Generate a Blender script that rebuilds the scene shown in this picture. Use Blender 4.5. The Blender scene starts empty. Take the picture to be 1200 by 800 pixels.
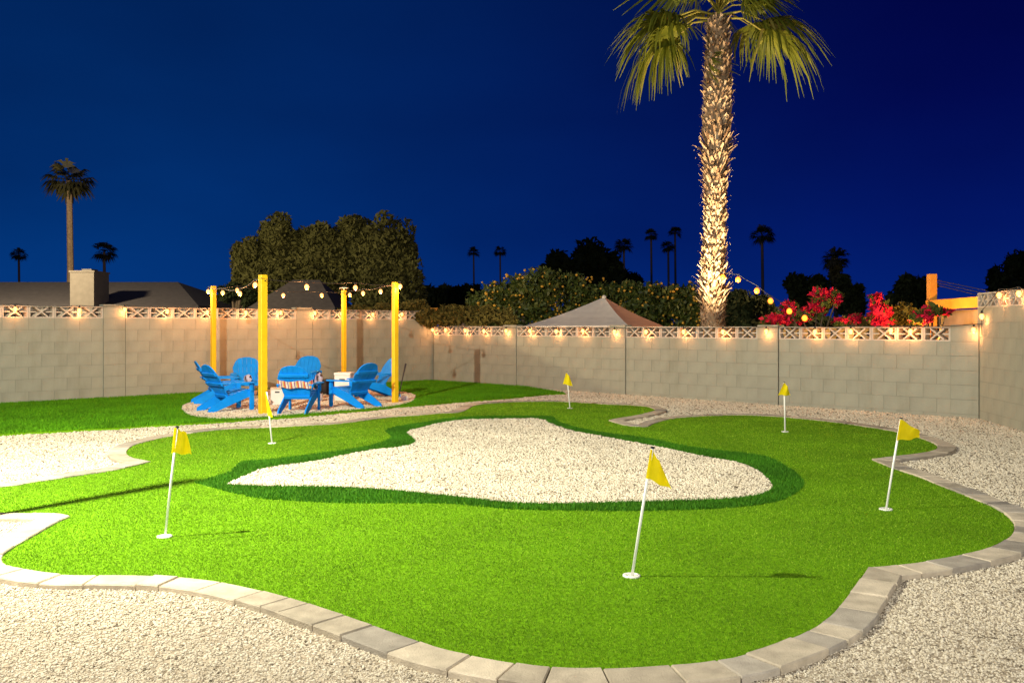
import bpy, math, random
import numpy as np
from mathutils import Vector, Matrix
R = math.radians
random.seed(7); rng = np.random.default_rng(7)
sc = bpy.context.scene
COL = sc.collection

# ------------------------------------------------------------ camera
F, HOR, EYE = 1064.0, 381.0, 1.5           # focal length and horizon in photo pixels, eye height
cam = bpy.data.objects.new("camera", bpy.data.cameras.new("camera"))
COL.objects.link(cam)
cam.location = (0, 0, EYE); cam.rotation_euler = (R(90), 0, 0)
cam.data.lens = 36 * F / 1200; cam.data.sensor_width = 36
cam.data.shift_y = (HOR - 400) / 1200
cam.data.clip_end = 3000
sc.camera = cam

# ------------------------------------------------------------ night sky
w = bpy.data.worlds.new("World"); sc.world = w; w.use_nodes = True
nt = w.node_tree; nt.nodes.clear()
wo = nt.nodes.new("ShaderNodeOutputWorld"); bg = nt.nodes.new("ShaderNodeBackground")
tc = nt.nodes.new("ShaderNodeTexCoord"); sx = nt.nodes.new("ShaderNodeSeparateXYZ")
nt.links.new(tc.outputs["Generated"], sx.inputs[0])
def ramp(tree, cols):
    r = tree.nodes.new("ShaderNodeValToRGB"); e = r.color_ramp.elements
    while len(e) < len(cols): e.new(0.5)
    for k, (p, c) in enumerate(cols):
        e[k].position = p; e[k].color = (*c, 1)
    return r
rl = ramp(nt, [(0.0, (0.0012, .042, .225)), (.10, (.0006, .030, .165)), (.22, (.0005, .022, .125)), (.40, (.0004, .020, .115)), (1.0, (.0003, .010, .07))])
rr = ramp(nt, [(0.0, (0.0010, .017, .185)), (.10, (.0006, .0075, .120)), (.22, (.0005, .0032, .080)), (.40, (.0004, .001, .046)), (1.0, (.0003, .001, .03))])
mp = nt.nodes.new("ShaderNodeMapRange"); mp.interpolation_type = 'SMOOTHSTEP'
mp.inputs[1].default_value = -.50; mp.inputs[2].default_value = .45
nt.links.new(sx.outputs[0], mp.inputs[0])
mx = nt.nodes.new("ShaderNodeMixRGB")
nt.links.new(sx.outputs[2], rl.inputs[0]); nt.links.new(sx.outputs[2], rr.inputs[0])
nt.links.new(mp.outputs[0], mx.inputs[0]); nt.links.new(rl.outputs[0], mx.inputs[1]); nt.links.new(rr.outputs[0], mx.inputs[2])
nz = nt.nodes.new("ShaderNodeTexNoise"); nz.inputs["Scale"].default_value = 2.2; nz.inputs["Detail"].default_value = 5
mpz = nt.nodes.new("ShaderNodeMapping"); mpz.inputs["Scale"].default_value = (1, 1, 2.5); nt.links.new(tc.outputs["Generated"], mpz.inputs[0]); nt.links.new(mpz.outputs[0], nz.inputs["Vector"])
rz_ = ramp(nt, [(.35, (.84, .84, .86)), (.7, (1.14, 1.16, 1.12))]); nt.links.new(nz.outputs["Fac"], rz_.inputs[0])
mm = nt.nodes.new("ShaderNodeMixRGB"); mm.blend_type = 'MULTIPLY'; mm.inputs[0].default_value = 1
nt.links.new(mx.outputs[0], mm.inputs[1]); nt.links.new(rz_.outputs[0], mm.inputs[2]); nt.links.new(mm.outputs[0], bg.inputs[0])
nt.links.new(bg.outputs[0], wo.inputs[0])
bg.inputs[1].default_value = 1.0

# ------------------------------------------------------------ lamps of the yard at night, with added fill
def lamp(name, kind, loc, power, col, radius=.1, aim=None, cone=160, blend=1.0):
    l = bpy.data.lights.new(name, kind); o = bpy.data.objects.new(name, l); COL.objects.link(o)
    o.location = loc; l.energy = power; l.color = col; l.shadow_soft_size = radius
    if aim is not None:
        o.rotation_euler = (Vector(aim) - Vector(loc)).to_track_quat('-Z', 'Y').to_euler()
    if kind == 'SPOT': l.spot_size = R(cone); l.spot_blend = blend
    return o
lamp("yard_floodlight", 'SPOT', (-4.9, 5.6, 5.2), 6900, (1, .95, .74), .05, (-3.0, 10.3, 0), 172, 1.0)
lamp("fill_light", 'POINT', (4.5, -4.5, 4.6), 3300, (1, .95, .82), .9)  # this pair is unseen soft fill, added behind the camera
lamp("fill_light", 'POINT', (-5.0, -4.0, 4.2), 1200, (1, .95, .82), .9)
lamp("palm_uplight", 'SPOT', (4.2, 18.72, .8), 4000, (1, .74, .40), .06, (4.55, 20.9, 6.6), 85, .8)
lamp("neighbour_yard_light", 'POINT', (-17.5, 27.0, 5.6), 9000, (1, .80, .48), .3)
lamp("garden_lamp", 'POINT', (8.0, 24.0, 2.6), 420, (1, .58, .30), .1)
lamp("garden_lamp", 'POINT', (.4, 22.3, 1.0), 90, (1, .80, .55), .1)
lamp("porch_light", 'POINT', (7.45, 16.7, 1.32), 230, (1, .50, .10), .1)

sc.view_settings.view_transform = 'Standard'; sc.view_settings.look = 'None'
sc.view_settings.exposure = 0; sc.view_settings.gamma = 1

# ------------------------------------------------------------ pixel -> place
def at(px, py, z=0.0):
    Y = (EYE - z) * F / (py - HOR)
    return Vector(((px - 600) / F * Y, Y, z))
def atY(px, py, Y):
    return Vector(((px - 600) / F * Y, Y, EYE - (py - HOR) / F * Y))

# ------------------------------------------------------------ materials
def mat(name, col, rough=.8, var=.15, scale=8.0, bump=0.0, bscale=60.0, rand=0.0, spec=.3, metal=0.0, col2=None, trans=0.0):
    m = bpy.data.materials.new(name); m.use_nodes = True
    t = m.node_tree; b = t.nodes["Principled BSDF"]
    b.inputs["Roughness"].default_value = rough; b.inputs["Specular IOR Level"].default_value = spec
    b.inputs["Metallic"].default_value = metal
    g = t.nodes.new("ShaderNodeTexCoord"); n = t.nodes.new("ShaderNodeTexNoise")
    n.inputs["Scale"].default_value = scale; n.inputs["Detail"].default_value = 6
    t.links.new(g.outputs["Object"], n.inputs["Vector"])
    lo = tuple(c * (1 - var) for c in col); hi = tuple(min(1, c * (1 + var)) for c in (col2 or col))
    r = ramp(t, [(.3, lo), (.7, hi)])
    t.links.new(n.outputs["Fac"], r.inputs[0]); out = r.outputs[0]
    if rand > 0:
        oi = t.nodes.new("ShaderNodeObjectInfo"); mr = t.nodes.new("ShaderNodeMapRange")
        mr.inputs[3].default_value = 1 - rand; mr.inputs[4].default_value = 1 + rand
        t.links.new(oi.outputs["Random"], mr.inputs[0])
        h = t.nodes.new("ShaderNodeHueSaturation"); t.links.new(mr.outputs[0], h.inputs["Value"])
        t.links.new(out, h.inputs["Color"]); out = h.outputs[0]
    t.links.new(out, b.inputs["Base Color"])
    if bump > 0:
        n2 = t.nodes.new("ShaderNodeTexNoise"); n2.inputs["Scale"].default_value = bscale; n2.inputs["Detail"].default_value = 5
        t.links.new(g.outputs["Object"], n2.inputs["Vector"])
        bp = t.nodes.new("ShaderNodeBump"); bp.inputs["Strength"].default_value = bump; bp.inputs["Distance"].default_value = .02
        t.links.new(n2.outputs["Fac"], bp.inputs["Height"]); t.links.new(bp.outputs[0], b.inputs["Normal"])
    if trans > 0:
        tr = t.nodes.new("ShaderNodeBsdfTranslucent"); t.links.new(out, tr.inputs[0])
        ms = t.nodes.new("ShaderNodeMixShader"); ms.inputs[0].default_value = trans
        o = t.nodes["Material Output"]
        t.links.new(b.outputs[0], ms.inputs[1]); t.links.new(tr.outputs[0], ms.inputs[2]); t.links.new(ms.outputs[0], o.inputs[0])
    return m
def pieces(name, cols, rough=.9, spec=.2, trans=0.0, hi=(.75, 1.2)):
    """each loose piece (blade, leaf, pebble) gets its own shade: a per-mesh colour index stored as attribute 'tone'"""
    m = bpy.data.materials.new(name); m.use_nodes = True
    t = m.node_tree; b = t.nodes["Principled BSDF"]
    b.inputs["Roughness"].default_value = rough; b.inputs["Specular IOR Level"].default_value = spec
    a = t.nodes.new("ShaderNodeAttribute"); a.attribute_name = "tone"
    k = len(cols); r = ramp(t, [(i / max(1, k - 1), c) for i, c in enumerate(cols)])
    t.links.new(a.outputs["Fac"], r.inputs[0]); out = r.outputs[0]
    g = t.nodes.new("ShaderNodeTexCoord"); n = t.nodes.new("ShaderNodeTexNoise"); n.inputs["Scale"].default_value = 1.3; n.inputs["Detail"].default_value = 4
    t.links.new(g.outputs["Object"], n.inputs["Vector"])
    mr = t.nodes.new("ShaderNodeMapRange"); mr.inputs[1].default_value = .3; mr.inputs[2].default_value = .7
    mr.inputs[3].default_value = hi[0]; mr.inputs[4].default_value = hi[1]; t.links.new(n.outputs["Fac"], mr.inputs[0])
    h = t.nodes.new("ShaderNodeHueSaturation"); t.links.new(out, h.inputs["Color"]); t.links.new(mr.outputs[0], h.inputs["Value"]); out = h.outputs[0]
    t.links.new(out, b.inputs["Base Color"])
    if trans > 0:
        tr = t.nodes.new("ShaderNodeBsdfTranslucent"); t.links.new(out, tr.inputs[0])
        ms = t.nodes.new("ShaderNodeMixShader"); ms.inputs[0].default_value = trans
        t.links.new(b.outputs[0], ms.inputs[1]); t.links.new(tr.outputs[0], ms.inputs[2]); t.links.new(ms.outputs[0], t.nodes["Material Output"].inputs[0])
    return m
def glow(name, core, rim, s):
    """warm glass globe: bright filament seen through the middle, amber glass towards the rim"""
    m = bpy.data.materials.new(name); m.use_nodes = True; t = m.node_tree; b = t.nodes["Principled BSDF"]
    lw = t.nodes.new("ShaderNodeLayerWeight"); lw.inputs[0].default_value = .5
    rp = ramp(t, [(0, tuple(c * s for c in core)), (.25, tuple(c * s for c in core)), (.65, rim), (1, tuple(c * .8 for c in rim))])
    t.links.new(lw.outputs["Facing"], rp.inputs[0]); t.links.new(rp.outputs[0], b.inputs["Emission Color"])
    b.inputs["Base Color"].default_value = (*rim, 1); b.inputs["Emission Strength"].default_value = 1.0
    return m
M = {}
M['soil'] = mat("dry_soil", (.10, .085, .065), .95, .3, 3)
def gravel_mat():
    m = bpy.data.materials.new("gravel_base"); m.use_nodes = True; t = m.node_tree; b = t.nodes["Principled BSDF"]
    b.inputs["Roughness"].default_value = .95; b.inputs["Specular IOR Level"].default_value = .1
    g = t.nodes.new("ShaderNodeTexCoord"); v = t.nodes.new("ShaderNodeTexVoronoi"); v.inputs["Scale"].default_value = 45
    t.links.new(g.outputs["Object"], v.inputs["Vector"])
    r = ramp(t, [(0, (.30, .24, .17)), (.4, (.44, .37, .28)), (.75, (.52, .46, .36)), (1, (.20, .16, .11))])
    s = t.nodes.new("ShaderNodeSeparateColor"); t.links.new(v.outputs["Color"], s.inputs[0]); t.links.new(s.outputs[0], r.inputs[0])
    t.links.new(r.outputs[0], b.inputs["Base Color"])
    bp = t.nodes.new("ShaderNodeBump"); bp.inputs["Strength"].default_value = .6; bp.inputs["Distance"].default_value = .012; bp.invert = True
    t.links.new(v.outputs["Distance"], bp.inputs["Height"]); t.links.new(bp.outputs[0], b.inputs["Normal"])
    return m
M['gravel'] = gravel_mat()
M['pebble'] = pieces("pebble_stone", [(.10, .08, .055), (.38, .32, .235), (.54, .47, .355), (.60, .53, .41), (.65, .585, .465), (.73, .67, .555)], .9, .15, hi=(.88, 1.08))
M['turf_base'] = mat("turf_backing", (.13, .29, .006), .95, .3, 40, spec=.05)
M['turf'] = pieces("turf_blade", [(.055, .15, .003), (.12, .275, .004), (.195, .375, .006), (.38, .56, .04)], .75, .25, .25, hi=(.80, 1.16))
M['lawn'] = pieces("lawn_blade", [(.055, .20, .003), (.095, .30, .004), (.15, .40, .008)], .8, .2, .2, hi=(.8, 1.15))
M['fringe'] = pieces("fringe_blade", [(.025, .115, .004), (.045, .175, .006), (.085, .26, .012)], .8, .2, .2)
M['paver'] = mat("concrete_paver", (.47, .405, .31), .9, .2, 9, .4, 120, .26, .2)
M['paver_grey'] = mat('grey_paver', (.37, .33, .275), .9, .2, 9, .4, 120, .2, .2)
M['block'] = mat("painted_block", (.315, .318, .258), .9, .09, 3.0, .4, 70, .025, .15)
def weather(m):
    # broad stains and faded patches that run across the whole wall
    t = m.node_tree; b = t.nodes["Principled BSDF"]; src = b.inputs["Base Color"].links[0].from_socket
    g = t.nodes.new("ShaderNodeNewGeometry"); mpn = t.nodes.new("ShaderNodeMapping"); mpn.inputs["Scale"].default_value = (1.6, 1.6, .35)
    n = t.nodes.new("ShaderNodeTexNoise"); n.inputs["Scale"].default_value = 1.8; n.inputs["Detail"].default_value = 7; n.inputs["Roughness"].default_value = .65
    t.links.new(g.outputs["Position"], mpn.inputs[0]); t.links.new(mpn.outputs[0], n.inputs["Vector"])
    rp = ramp(t, [(.30, (.86, .855, .83)), (.48, (.98, .98, .98)), (.75, (1.04, 1.035, 1.02))])
    t.links.new(n.outputs["Fac"], rp.inputs[0])
    x = t.nodes.new("ShaderNodeMixRGB"); x.blend_type = 'MULTIPLY'; x.inputs[0].default_value = 1
    t.links.new(src, x.inputs[1]); t.links.new(rp.outputs[0], x.inputs[2]); t.links.new(x.outputs[0], b.inputs["Base Color"])
weather(M['block'])
M['mortar'] = mat("wall_mortar", (.27, .25, .205), .95, .1, 10)
M['joint'] = mat("dark_sealant", (.05, .05, .045), .9, .1, 10)
M['breeze'] = mat("breeze_block", (.50, .45, .38), .9, .08, 6, .25, 70, .05, .15)
M['yellow'] = mat("yellow_paint", (.83, .52, .008), .5, .10, 5, .1, 25, 0, .35)
M['blue'] = mat("blue_chair_paint", (.003, .25, .82), .65, .10, 6, .05, 40, .06, .15)
M['white'] = mat("white_plastic", (.78, .77, .73), .45, .05, 6)
M['slot'] = mat("dark_slot", (.03, .03, .03), .8)
M['beige'] = mat("beige_lid", (.62, .55, .42), .6, .08)
M['flag'] = mat("yellow_nylon", (.95, .80, .002), .7, .06, 12, trans=.3)
M['black'] = mat("black_rubber", (.02, .02, .02), .5)
M['cable'] = mat("string_cable", (.03, .03, .03), .6)
M['bulb'] = glow("warm_bulb", (1, .66, .22), (1, .34, .05), 2.3)
M['bulb_orange'] = glow("amber_bulb", (1, .36, .035), (1, .20, .008), 2.4)
M['bark'] = mat("tree_bark", (.10, .075, .05), .95, .3, 10, .5, 25)
M['palm_trunk'] = mat("palm_bark", (.26, .18, .11), .95, .3, 12, .5, 30)
M['boot'] = pieces("palm_leaf_base", [(.19, .115, .07), (.36, .25, .165), (.54, .43, .31)], .9, .1)
M['frond'] = pieces("palm_leaf", [(.06, .08, .008), (.115, .14, .012), (.20, .215, .022), (.32, .27, .07)], .6, .3, .25)
M['petiole'] = mat("palm_petiole", (.30, .26, .05), .6, .2, 8)
M['farpalm'] = pieces("far_palm_leaf", [(.05, .05, .02), (.10, .09, .04)], .8, .1, .1)
M['ficus'] = pieces("ficus_leaf", [(.07, .07, .02), (.10, .10, .028), (.13, .125, .04)], .8, .15, .15)
M['citrus'] = pieces("citrus_leaf", [(.03, .05, .010), (.06, .09, .014), (.10, .125, .02), (.17, .17, .035)], .55, .4, .15)
M['fruit'] = mat("citrus_fruit", (.65, .36, .04), .5, .15)
M['darkleaf'] = pieces("dark_leaf", [(.015, .022, .010), (.03, .04, .016)], .9, .05, .1)
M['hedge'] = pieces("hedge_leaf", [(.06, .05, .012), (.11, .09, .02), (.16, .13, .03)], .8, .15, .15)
M['bract'] = pieces("bougainvillea_bract", [(.42, .008, .035), (.62, .012, .06), (.80, .03, .07)], .7, .15, .25)
M['bleaf'] = pieces("bougainvillea_leaf", [(.05, .07, .012), (.12, .13, .03)], .8, .15, .2)
M['roof'] = mat("dark_shingle", (.034, .030, .033), .95, .2, 6, .4, 30)
M['roof2'] = mat("grey_shingle", (.072, .062, .058), .95, .2, 6, .4, 30)
M['stucco'] = mat("pale_stucco", (.45, .41, .35), .95, .08, 6, .2, 60)
M['stucco_p'] = mat('pinkish_stucco', (.34, .25, .20), .95, .1, 6, .2, 60)
M['stucco_d'] = mat("dark_stucco", (.16, .14, .13), .95, .1, 6, .2, 60)
M['chimney'] = mat('chimney_block', (.125, .11, .095), .95, .1, 6, .3, 40)
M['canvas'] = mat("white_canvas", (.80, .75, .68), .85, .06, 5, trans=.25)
M['canvas_warm'] = mat("warm_lit_canvas", (.72, .42, .28), .85, .06, 5, trans=.25)  # the white canvas again, with warm lamplight put into its colour
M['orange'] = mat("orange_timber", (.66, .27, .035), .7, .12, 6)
M['grey_cloth'] = mat("grey_cushion", (.45, .44, .46), .9, .1, 12)
M['lav'] = mat("lavender_cushion", (.48, .50, .66), .9, .1, 12)
M['char'] = mat("charcoal_metal", (.035, .03, .03), .5, .2, 12)
def stripe_mat():
    m = bpy.data.materials.new("striped_cloth"); m.use_nodes = True; t = m.node_tree; b = t.nodes["Principled BSDF"]; b.inputs["Roughness"].default_value = .9
    g = t.nodes.new("ShaderNodeTexCoord"); s = t.nodes.new("ShaderNodeSeparateXYZ"); t.links.new(g.outputs["Object"], s.inputs[0])
    a = t.nodes.new("ShaderNodeMath"); a.operation = 'MULTIPLY'; a.inputs[1].default_value = 9.0; t.links.new(s.outputs[0], a.inputs[0])
    f = t.nodes.new("ShaderNodeMath"); f.operation = 'FRACT'; t.links.new(a.outputs[0], f.inputs[0])
    r = ramp(t, [(0, (.75, .70, .62)), (.30, (.60, .10, .08)), (.52, (.70, .45, .12)), (.72, (.62, .58, .60)), (.86, (.30, .10, .25))])
    r.color_ramp.interpolation = 'CONSTANT'; t.links.new(f.outputs[0], r.inputs[0]); t.links.new(r.outputs[0], b.inputs["Base Color"])
    return m
M['stripe'] = stripe_mat()

# ------------------------------------------------------------ mesh building
class MB:
    def __init__(s): s.v = []; s.f = []
    def add(s, vs, fs):
        o = len(s.v); s.v += [tuple(x) for x in vs]; s.f += [tuple(i + o for i in q) for q in fs]; return s
    def box(s, c, d, rot=None):
        c = Vector(c); rot = rot or Matrix.Identity(3)
        vs = [c + rot @ Vector((x * d[0] / 2, y * d[1] / 2, z * d[2] / 2)) for z in (-1, 1) for x, y in ((-1, -1), (1, -1), (1, 1), (-1, 1))]
        return s.add(vs, [(3, 2, 1, 0), (4, 5, 6, 7), (0, 1, 5, 4), (1, 2, 6, 5), (2, 3, 7, 6), (3, 0, 4, 7)])
    def cbox(s, c, d, ch, rot=None):
        """box with chamfered edges"""
        c = Vector(c); rot = rot or Matrix.Identity(3); pts = {}
        vs = []
        for sx_ in (-1, 1):
            for sy_ in (-1, 1):
                for sz_ in (-1, 1):
                    for ax in range(3):
                        p = [sx_ * (d[0] / 2 - ch), sy_ * (d[1] / 2 - ch), sz_ * (d[2] / 2 - ch)]
                        p[ax] += (sx_, sy_, sz_)[ax] * ch
                        pts[(sx_, sy_, sz_, ax)] = len(vs); vs.append(c + rot @ Vector(p))
        fs = []
        for ax in range(3):
            a, b_ = [i for i in range(3) if i != ax]
            for sg in (-1, 1):
                q = []
                for u, v_ in ((-1, -1), (1, -1), (1, 1), (-1, 1)):
                    k = [0, 0, 0]; k[ax] = sg; k[a] = u; k[b_] = v_; q.append(pts[(*k, ax)])
                fs.append(q)
            for u in (-1, 1):
                for v_ in (-1, 1):
                    k0 = [0, 0, 0]; k0[a] = u; k0[b_] = v_; k1 = list(k0); k0[ax] = -1; k1[ax] = 1
                    fs.append([pts[(*k0, a)], pts[(*k1, a)], pts[(*k1, b_)], pts[(*k0, b_)]])
        for sx_ in (-1, 1):
            for sy_ in (-1, 1):
                for sz_ in (-1, 1): fs.append([pts[(sx_, sy_, sz_, i)] for i in range(3)])
        return s.add(vs, fs)
    def bar(s, p, q, wd, h, up=(0, 0, 1), ch=0):
        p, q = Vector(p), Vector(q); d = q - p; L = d.length; x = d.normalized(); u = Vector(up)
        y = u.cross(x).normalized(); z = x.cross(y)
        rot = Matrix((x, y, z)).transposed()
        return s.cbox((p + q) / 2, (L, wd, h), ch, rot) if ch else s.box((p + q) / 2, (L, wd, h), rot)
    def tube(s, pts, rad, n=8, cap=True):
        pts = [Vector(p) for p in pts]; rad = rad if hasattr(rad, '__len__') else [rad] * len(pts)
        rings = []; vs = []; ref = Vector((.31, .87, .2)).normalized()
        for i, p in enumerate(pts):
            t = (pts[min(i + 1, len(pts) - 1)] - pts[max(i - 1, 0)]).normalized()
            a = t.cross(ref)
            if a.length < .1: a = t.cross(Vector((1, 0, 0)))
            a.normalize(); b_ = t.cross(a)
            rings.append(len(vs)); vs += [p + (a * math.cos(2 * math.pi * k / n) + b_ * math.sin(2 * math.pi * k / n)) * rad[i] for k in range(n)]
        fs = [(rings[i] + k, rings[i] + (k + 1) % n, rings[i + 1] + (k + 1) % n, rings[i + 1] + k) for i in range(len(pts) - 1) for k in range(n)]
        if cap: fs += [tuple(rings[0] + k for k in range(n))[::-1], tuple(rings[-1] + k for k in range(n))]
        return s.add(vs, fs)
    def lathe(s, prof, n=12, c=(0, 0, 0)):
        vs = [(c[0] + r * math.cos(2 * math.pi * k / n), c[1] + r * math.sin(2 * math.pi * k / n), c[2] + z) for r, z in prof for k in range(n)]
        m = len(prof)
        fs = [(i * n + k, i * n + (k + 1) % n, (i + 1) * n + (k + 1) % n, (i + 1) * n + k) for i in range(m - 1) for k in range(n)]
        fs += [tuple(range(n))[::-1], tuple((m - 1) * n + k for k in range(n))]
        return s.add(vs, fs)
    def mesh(s, name, m, smooth=False):
        me = bpy.data.meshes.new(name); me.from_pydata(s.v, [], s.f); me.update()
        if m: me.materials.append(m)
        if smooth: me.polygons.foreach_set("use_smooth", [True] * len(me.polygons))
        return me
    def build(s, name, m, parent=None, smooth=False):
        return link(name, s.mesh(name, m, smooth), parent)
def link(name, me, parent=None, loc=None):
    o = bpy.data.objects.new(name, me); COL.objects.link(o)
    if parent: o.parent = parent
    if loc is not None: o.location = loc
    return o
def tag(o, label=None, cat=None, group=None, kind=None):
    for k, v in (("label", label), ("category", cat), ("group", group), ("kind", kind)):
        if v: o[k] = v
    return o
def empty(name, loc, rz, label, cat, group=None):
    o = bpy.data.objects.new(name, None); COL.objects.link(o); o.empty_display_size = .1
    o.location = loc; o.rotation_euler = (0, 0, rz); return tag(o, label, cat, group)
def copy_tree(o, parent=None):
    c = o.copy(); COL.objects.link(c); c.parent = parent
    for ch in list(o.children): copy_tree(ch, c)
    return c
def fast_mesh(name, V, Fc, m, tone=None, k=3):
    """numpy arrays: V (n,3), Fc (m,k)"""
    me = bpy.data.meshes.new(name); n = len(V); q = len(Fc)
    me.vertices.add(n); me.vertices.foreach_set("co", V.astype(np.float32).ravel())
    me.loops.add(q * k); me.loops.foreach_set("vertex_index", Fc.astype(np.int32).ravel())
    me.polygons.add(q); me.polygons.foreach_set("loop_start", np.arange(0, q * k, k, dtype=np.int32))
    me.polygons.foreach_set("loop_total", np.full(q, k, dtype=np.int32))
    me.update(calc_edges=True)
    if tone is not None:
        a = me.attributes.new("tone", 'FLOAT', 'POINT'); a.data.foreach_set("value", tone.astype(np.float32))
    me.materials.append(m); return me

# ------------------------------------------------------------ outlines of the yard
def crom(P, n=6):
    P = [np.array(p, float) for p in P]; out = []
    for i in range(len(P) - 1):
        a, b_, c, d = P[max(i - 1, 0)], P[i], P[i + 1], P[min(i + 2, len(P) - 1)]
        for k in range(n):
            t = k / n
            out.append(.5 * (2 * b_ + (c - a) * t + (2 * a - 5 * b_ + 4 * c - d) * t * t + (3 * b_ - a - 3 * c + d) * t ** 3))
    out.append(P[-1]); return np.array(out)
def world(pts, z=0.0): return [tuple(at(x, y, z)[:2]) for x, y in pts]
ZT, ZK = .022, .036                      # putting turf and kerb top above the gravel
seg_a = [(-90, 583), (0, 571), (20, 569), (40, 565), (60, 562.5), (80, 559.5), (100, 556.5), (120, 553.5), (140, 550), (160, 545.5), (177, 541.5)]
seg_b = [(177, 541.5), (165, 539), (155, 537), (148.5, 532), (149.5, 528), (153, 524.5), (160, 521), (175, 517), (187, 514), (200, 511.5), (240, 505.7), (273, 502.7), (320, 501), (357, 499), (400, 496.5), (430, 492.5), (462, 488.7), (493, 486.7), (517, 484.5), (536, 483.8), (547, 480.5), (555, 476), (570, 473.3), (600, 471.3), (633, 470.5), (663, 471), (690, 472.5), (713, 474), (738, 475), (755, 476.3), (765, 479), (767, 481.5), (755, 485), (738, 488.3), (720, 491), (713, 493)]
seg_c = [(713, 493), (722, 496), (733, 498.7), (750, 500.3), (759, 500), (766, 497), (775, 494), (788, 491), (800, 489.5), (825, 487.7), (870, 486.7), (906, 488.2), (941, 491), (982, 495.5), (1015, 500.5), (1046, 505.5), (1076, 513), (1092, 519), (1098.5, 524), (1094, 528.6), (1076, 532), (1052, 535), (1021, 538.8)]
seg_d = [(1021, 538.8), (1046, 549), (1076, 559), (1103, 570), (1131, 581), (1153, 590), (1169, 597.5), (1182, 607), (1188, 617), (1184, 628), (1164, 641), (1133, 650), (1083, 659), (1040, 664), (1016.5, 666)]
seg_e = [(1016.5, 666), (1007, 680), (992, 700), (973, 721.5), (950, 738), (917, 753), (867, 770), (833, 776), (800, 779.7), (733, 784), (683, 785.5), (633, 783), (570, 773), (517, 761.5), (467, 744.5), (400, 721.5), (350, 705.5), (300, 692), (250, 682), (200, 677), (150, 675), (100, 675), (67, 674), (33, 669), (10, 664.5), (3, 658), (4, 651), (20, 640), (43, 627), (67, 613), (83, 606)]
seg_f = [(83, 606), (67, 603), (30, 602), (0, 601.8), (-90, 602)]
segs = [crom(world(s_, ZT)) for s_ in (seg_a, seg_b, seg_c, seg_d, seg_e, seg_f)]
GREEN = np.concatenate([s_[:-1] for s_ in segs[:-1]] + [segs[-1]])
bunk_in = [(265, 568), (290, 556.7), (316.7, 548), (373, 540), (407, 533), (440, 527), (470, 524), (485, 520), (486, 515), (477, 507), (493, 501.7), (523, 495), (550, 492), (607, 491), (632, 491.5), (645, 496.5), (669, 505), (705, 511.5), (744, 519), (780, 525.6), (816, 533.4), (849, 539.4), (873, 545), (888, 552), (900, 562), (905.5, 570), (899, 576.5), (879, 582), (840, 585.6), (780, 587.4), (720, 589), (660, 590.4), (600, 589.5), (560, 585), (517, 580.7), (473, 576), (427, 572.7), (373, 570.7), (307, 570), (265, 568)]
bunk_out = [(228, 566), (262, 556), (275, 549), (284, 541.7), (323, 538.5), (350, 535), (383, 530.7), (427, 524), (453, 516.7), (458, 511), (452, 505), (467, 500), (500, 495), (523, 491), (560, 488.5), (607, 488), (645, 488.6), (653, 494), (675, 501), (705, 507), (762, 514.5), (795, 521.5), (834, 527.4), (888, 533.6), (912, 541.5), (933, 555), (942, 565.5), (936, 576), (915, 586.5), (879, 593), (825, 597), (750, 599), (675, 598.5), (600, 597), (533, 591), (473, 590), (407, 590), (357, 588), (307, 584.5), (273, 578), (250, 572), (228, 566)]
BIN = crom(world(bunk_in, ZT))[:-1]; BOUT = crom(world(bunk_out, ZT))[:-1]

def inside(P, poly):
    x, y = P[:, 0], P[:, 1]; c = np.zeros(len(P), bool); n = len(poly)
    for i in range(n):
        x1, y1 = poly[i]; x2, y2 = poly[(i + 1) % n]
        if y1 == y2: continue
        h = ((y1 > y) != (y2 > y)) & (x < (x2 - x1) * (y - y1) / (y2 - y1) + x1); c ^= h
    return c
def edge_dist(P, poly, closed=True):
    d = np.full(len(P), 1e9); n = len(poly)
    for i in range(n if closed else n - 1):
        a = np.array(poly[i]); b_ = np.array(poly[(i + 1) % n]); ab = b_ - a; L = (ab ** 2).sum()
        if L < 1e-12: continue
        t = np.clip(((P - a) @ ab) / L, 0, 1); d = np.minimum(d, np.hypot(*(P - a - t[:, None] * ab).T))
    return d
def sheet(name, poly, z, m, zb=None):
    mb = MB(); n = len(poly); vs = [(x, y, z) for x, y in poly]
    ar = sum(poly[i][0] * poly[(i + 1) % n][1] - poly[(i + 1) % n][0] * poly[i][1] for i in range(n))
    top = list(range(n)) if ar > 0 else list(range(n))[::-1]
    if zb is None: mb.add(vs, [top])
    else:
        mb.add(vs + [(x, y, zb) for x, y in poly], [top] + [(top[i], top[(i + 1) % n], top[(i + 1) % n] + n, top[i] + n)[::-1] for i in range(n)])
    return tag(mb.build(name, m), kind="structure")

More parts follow.
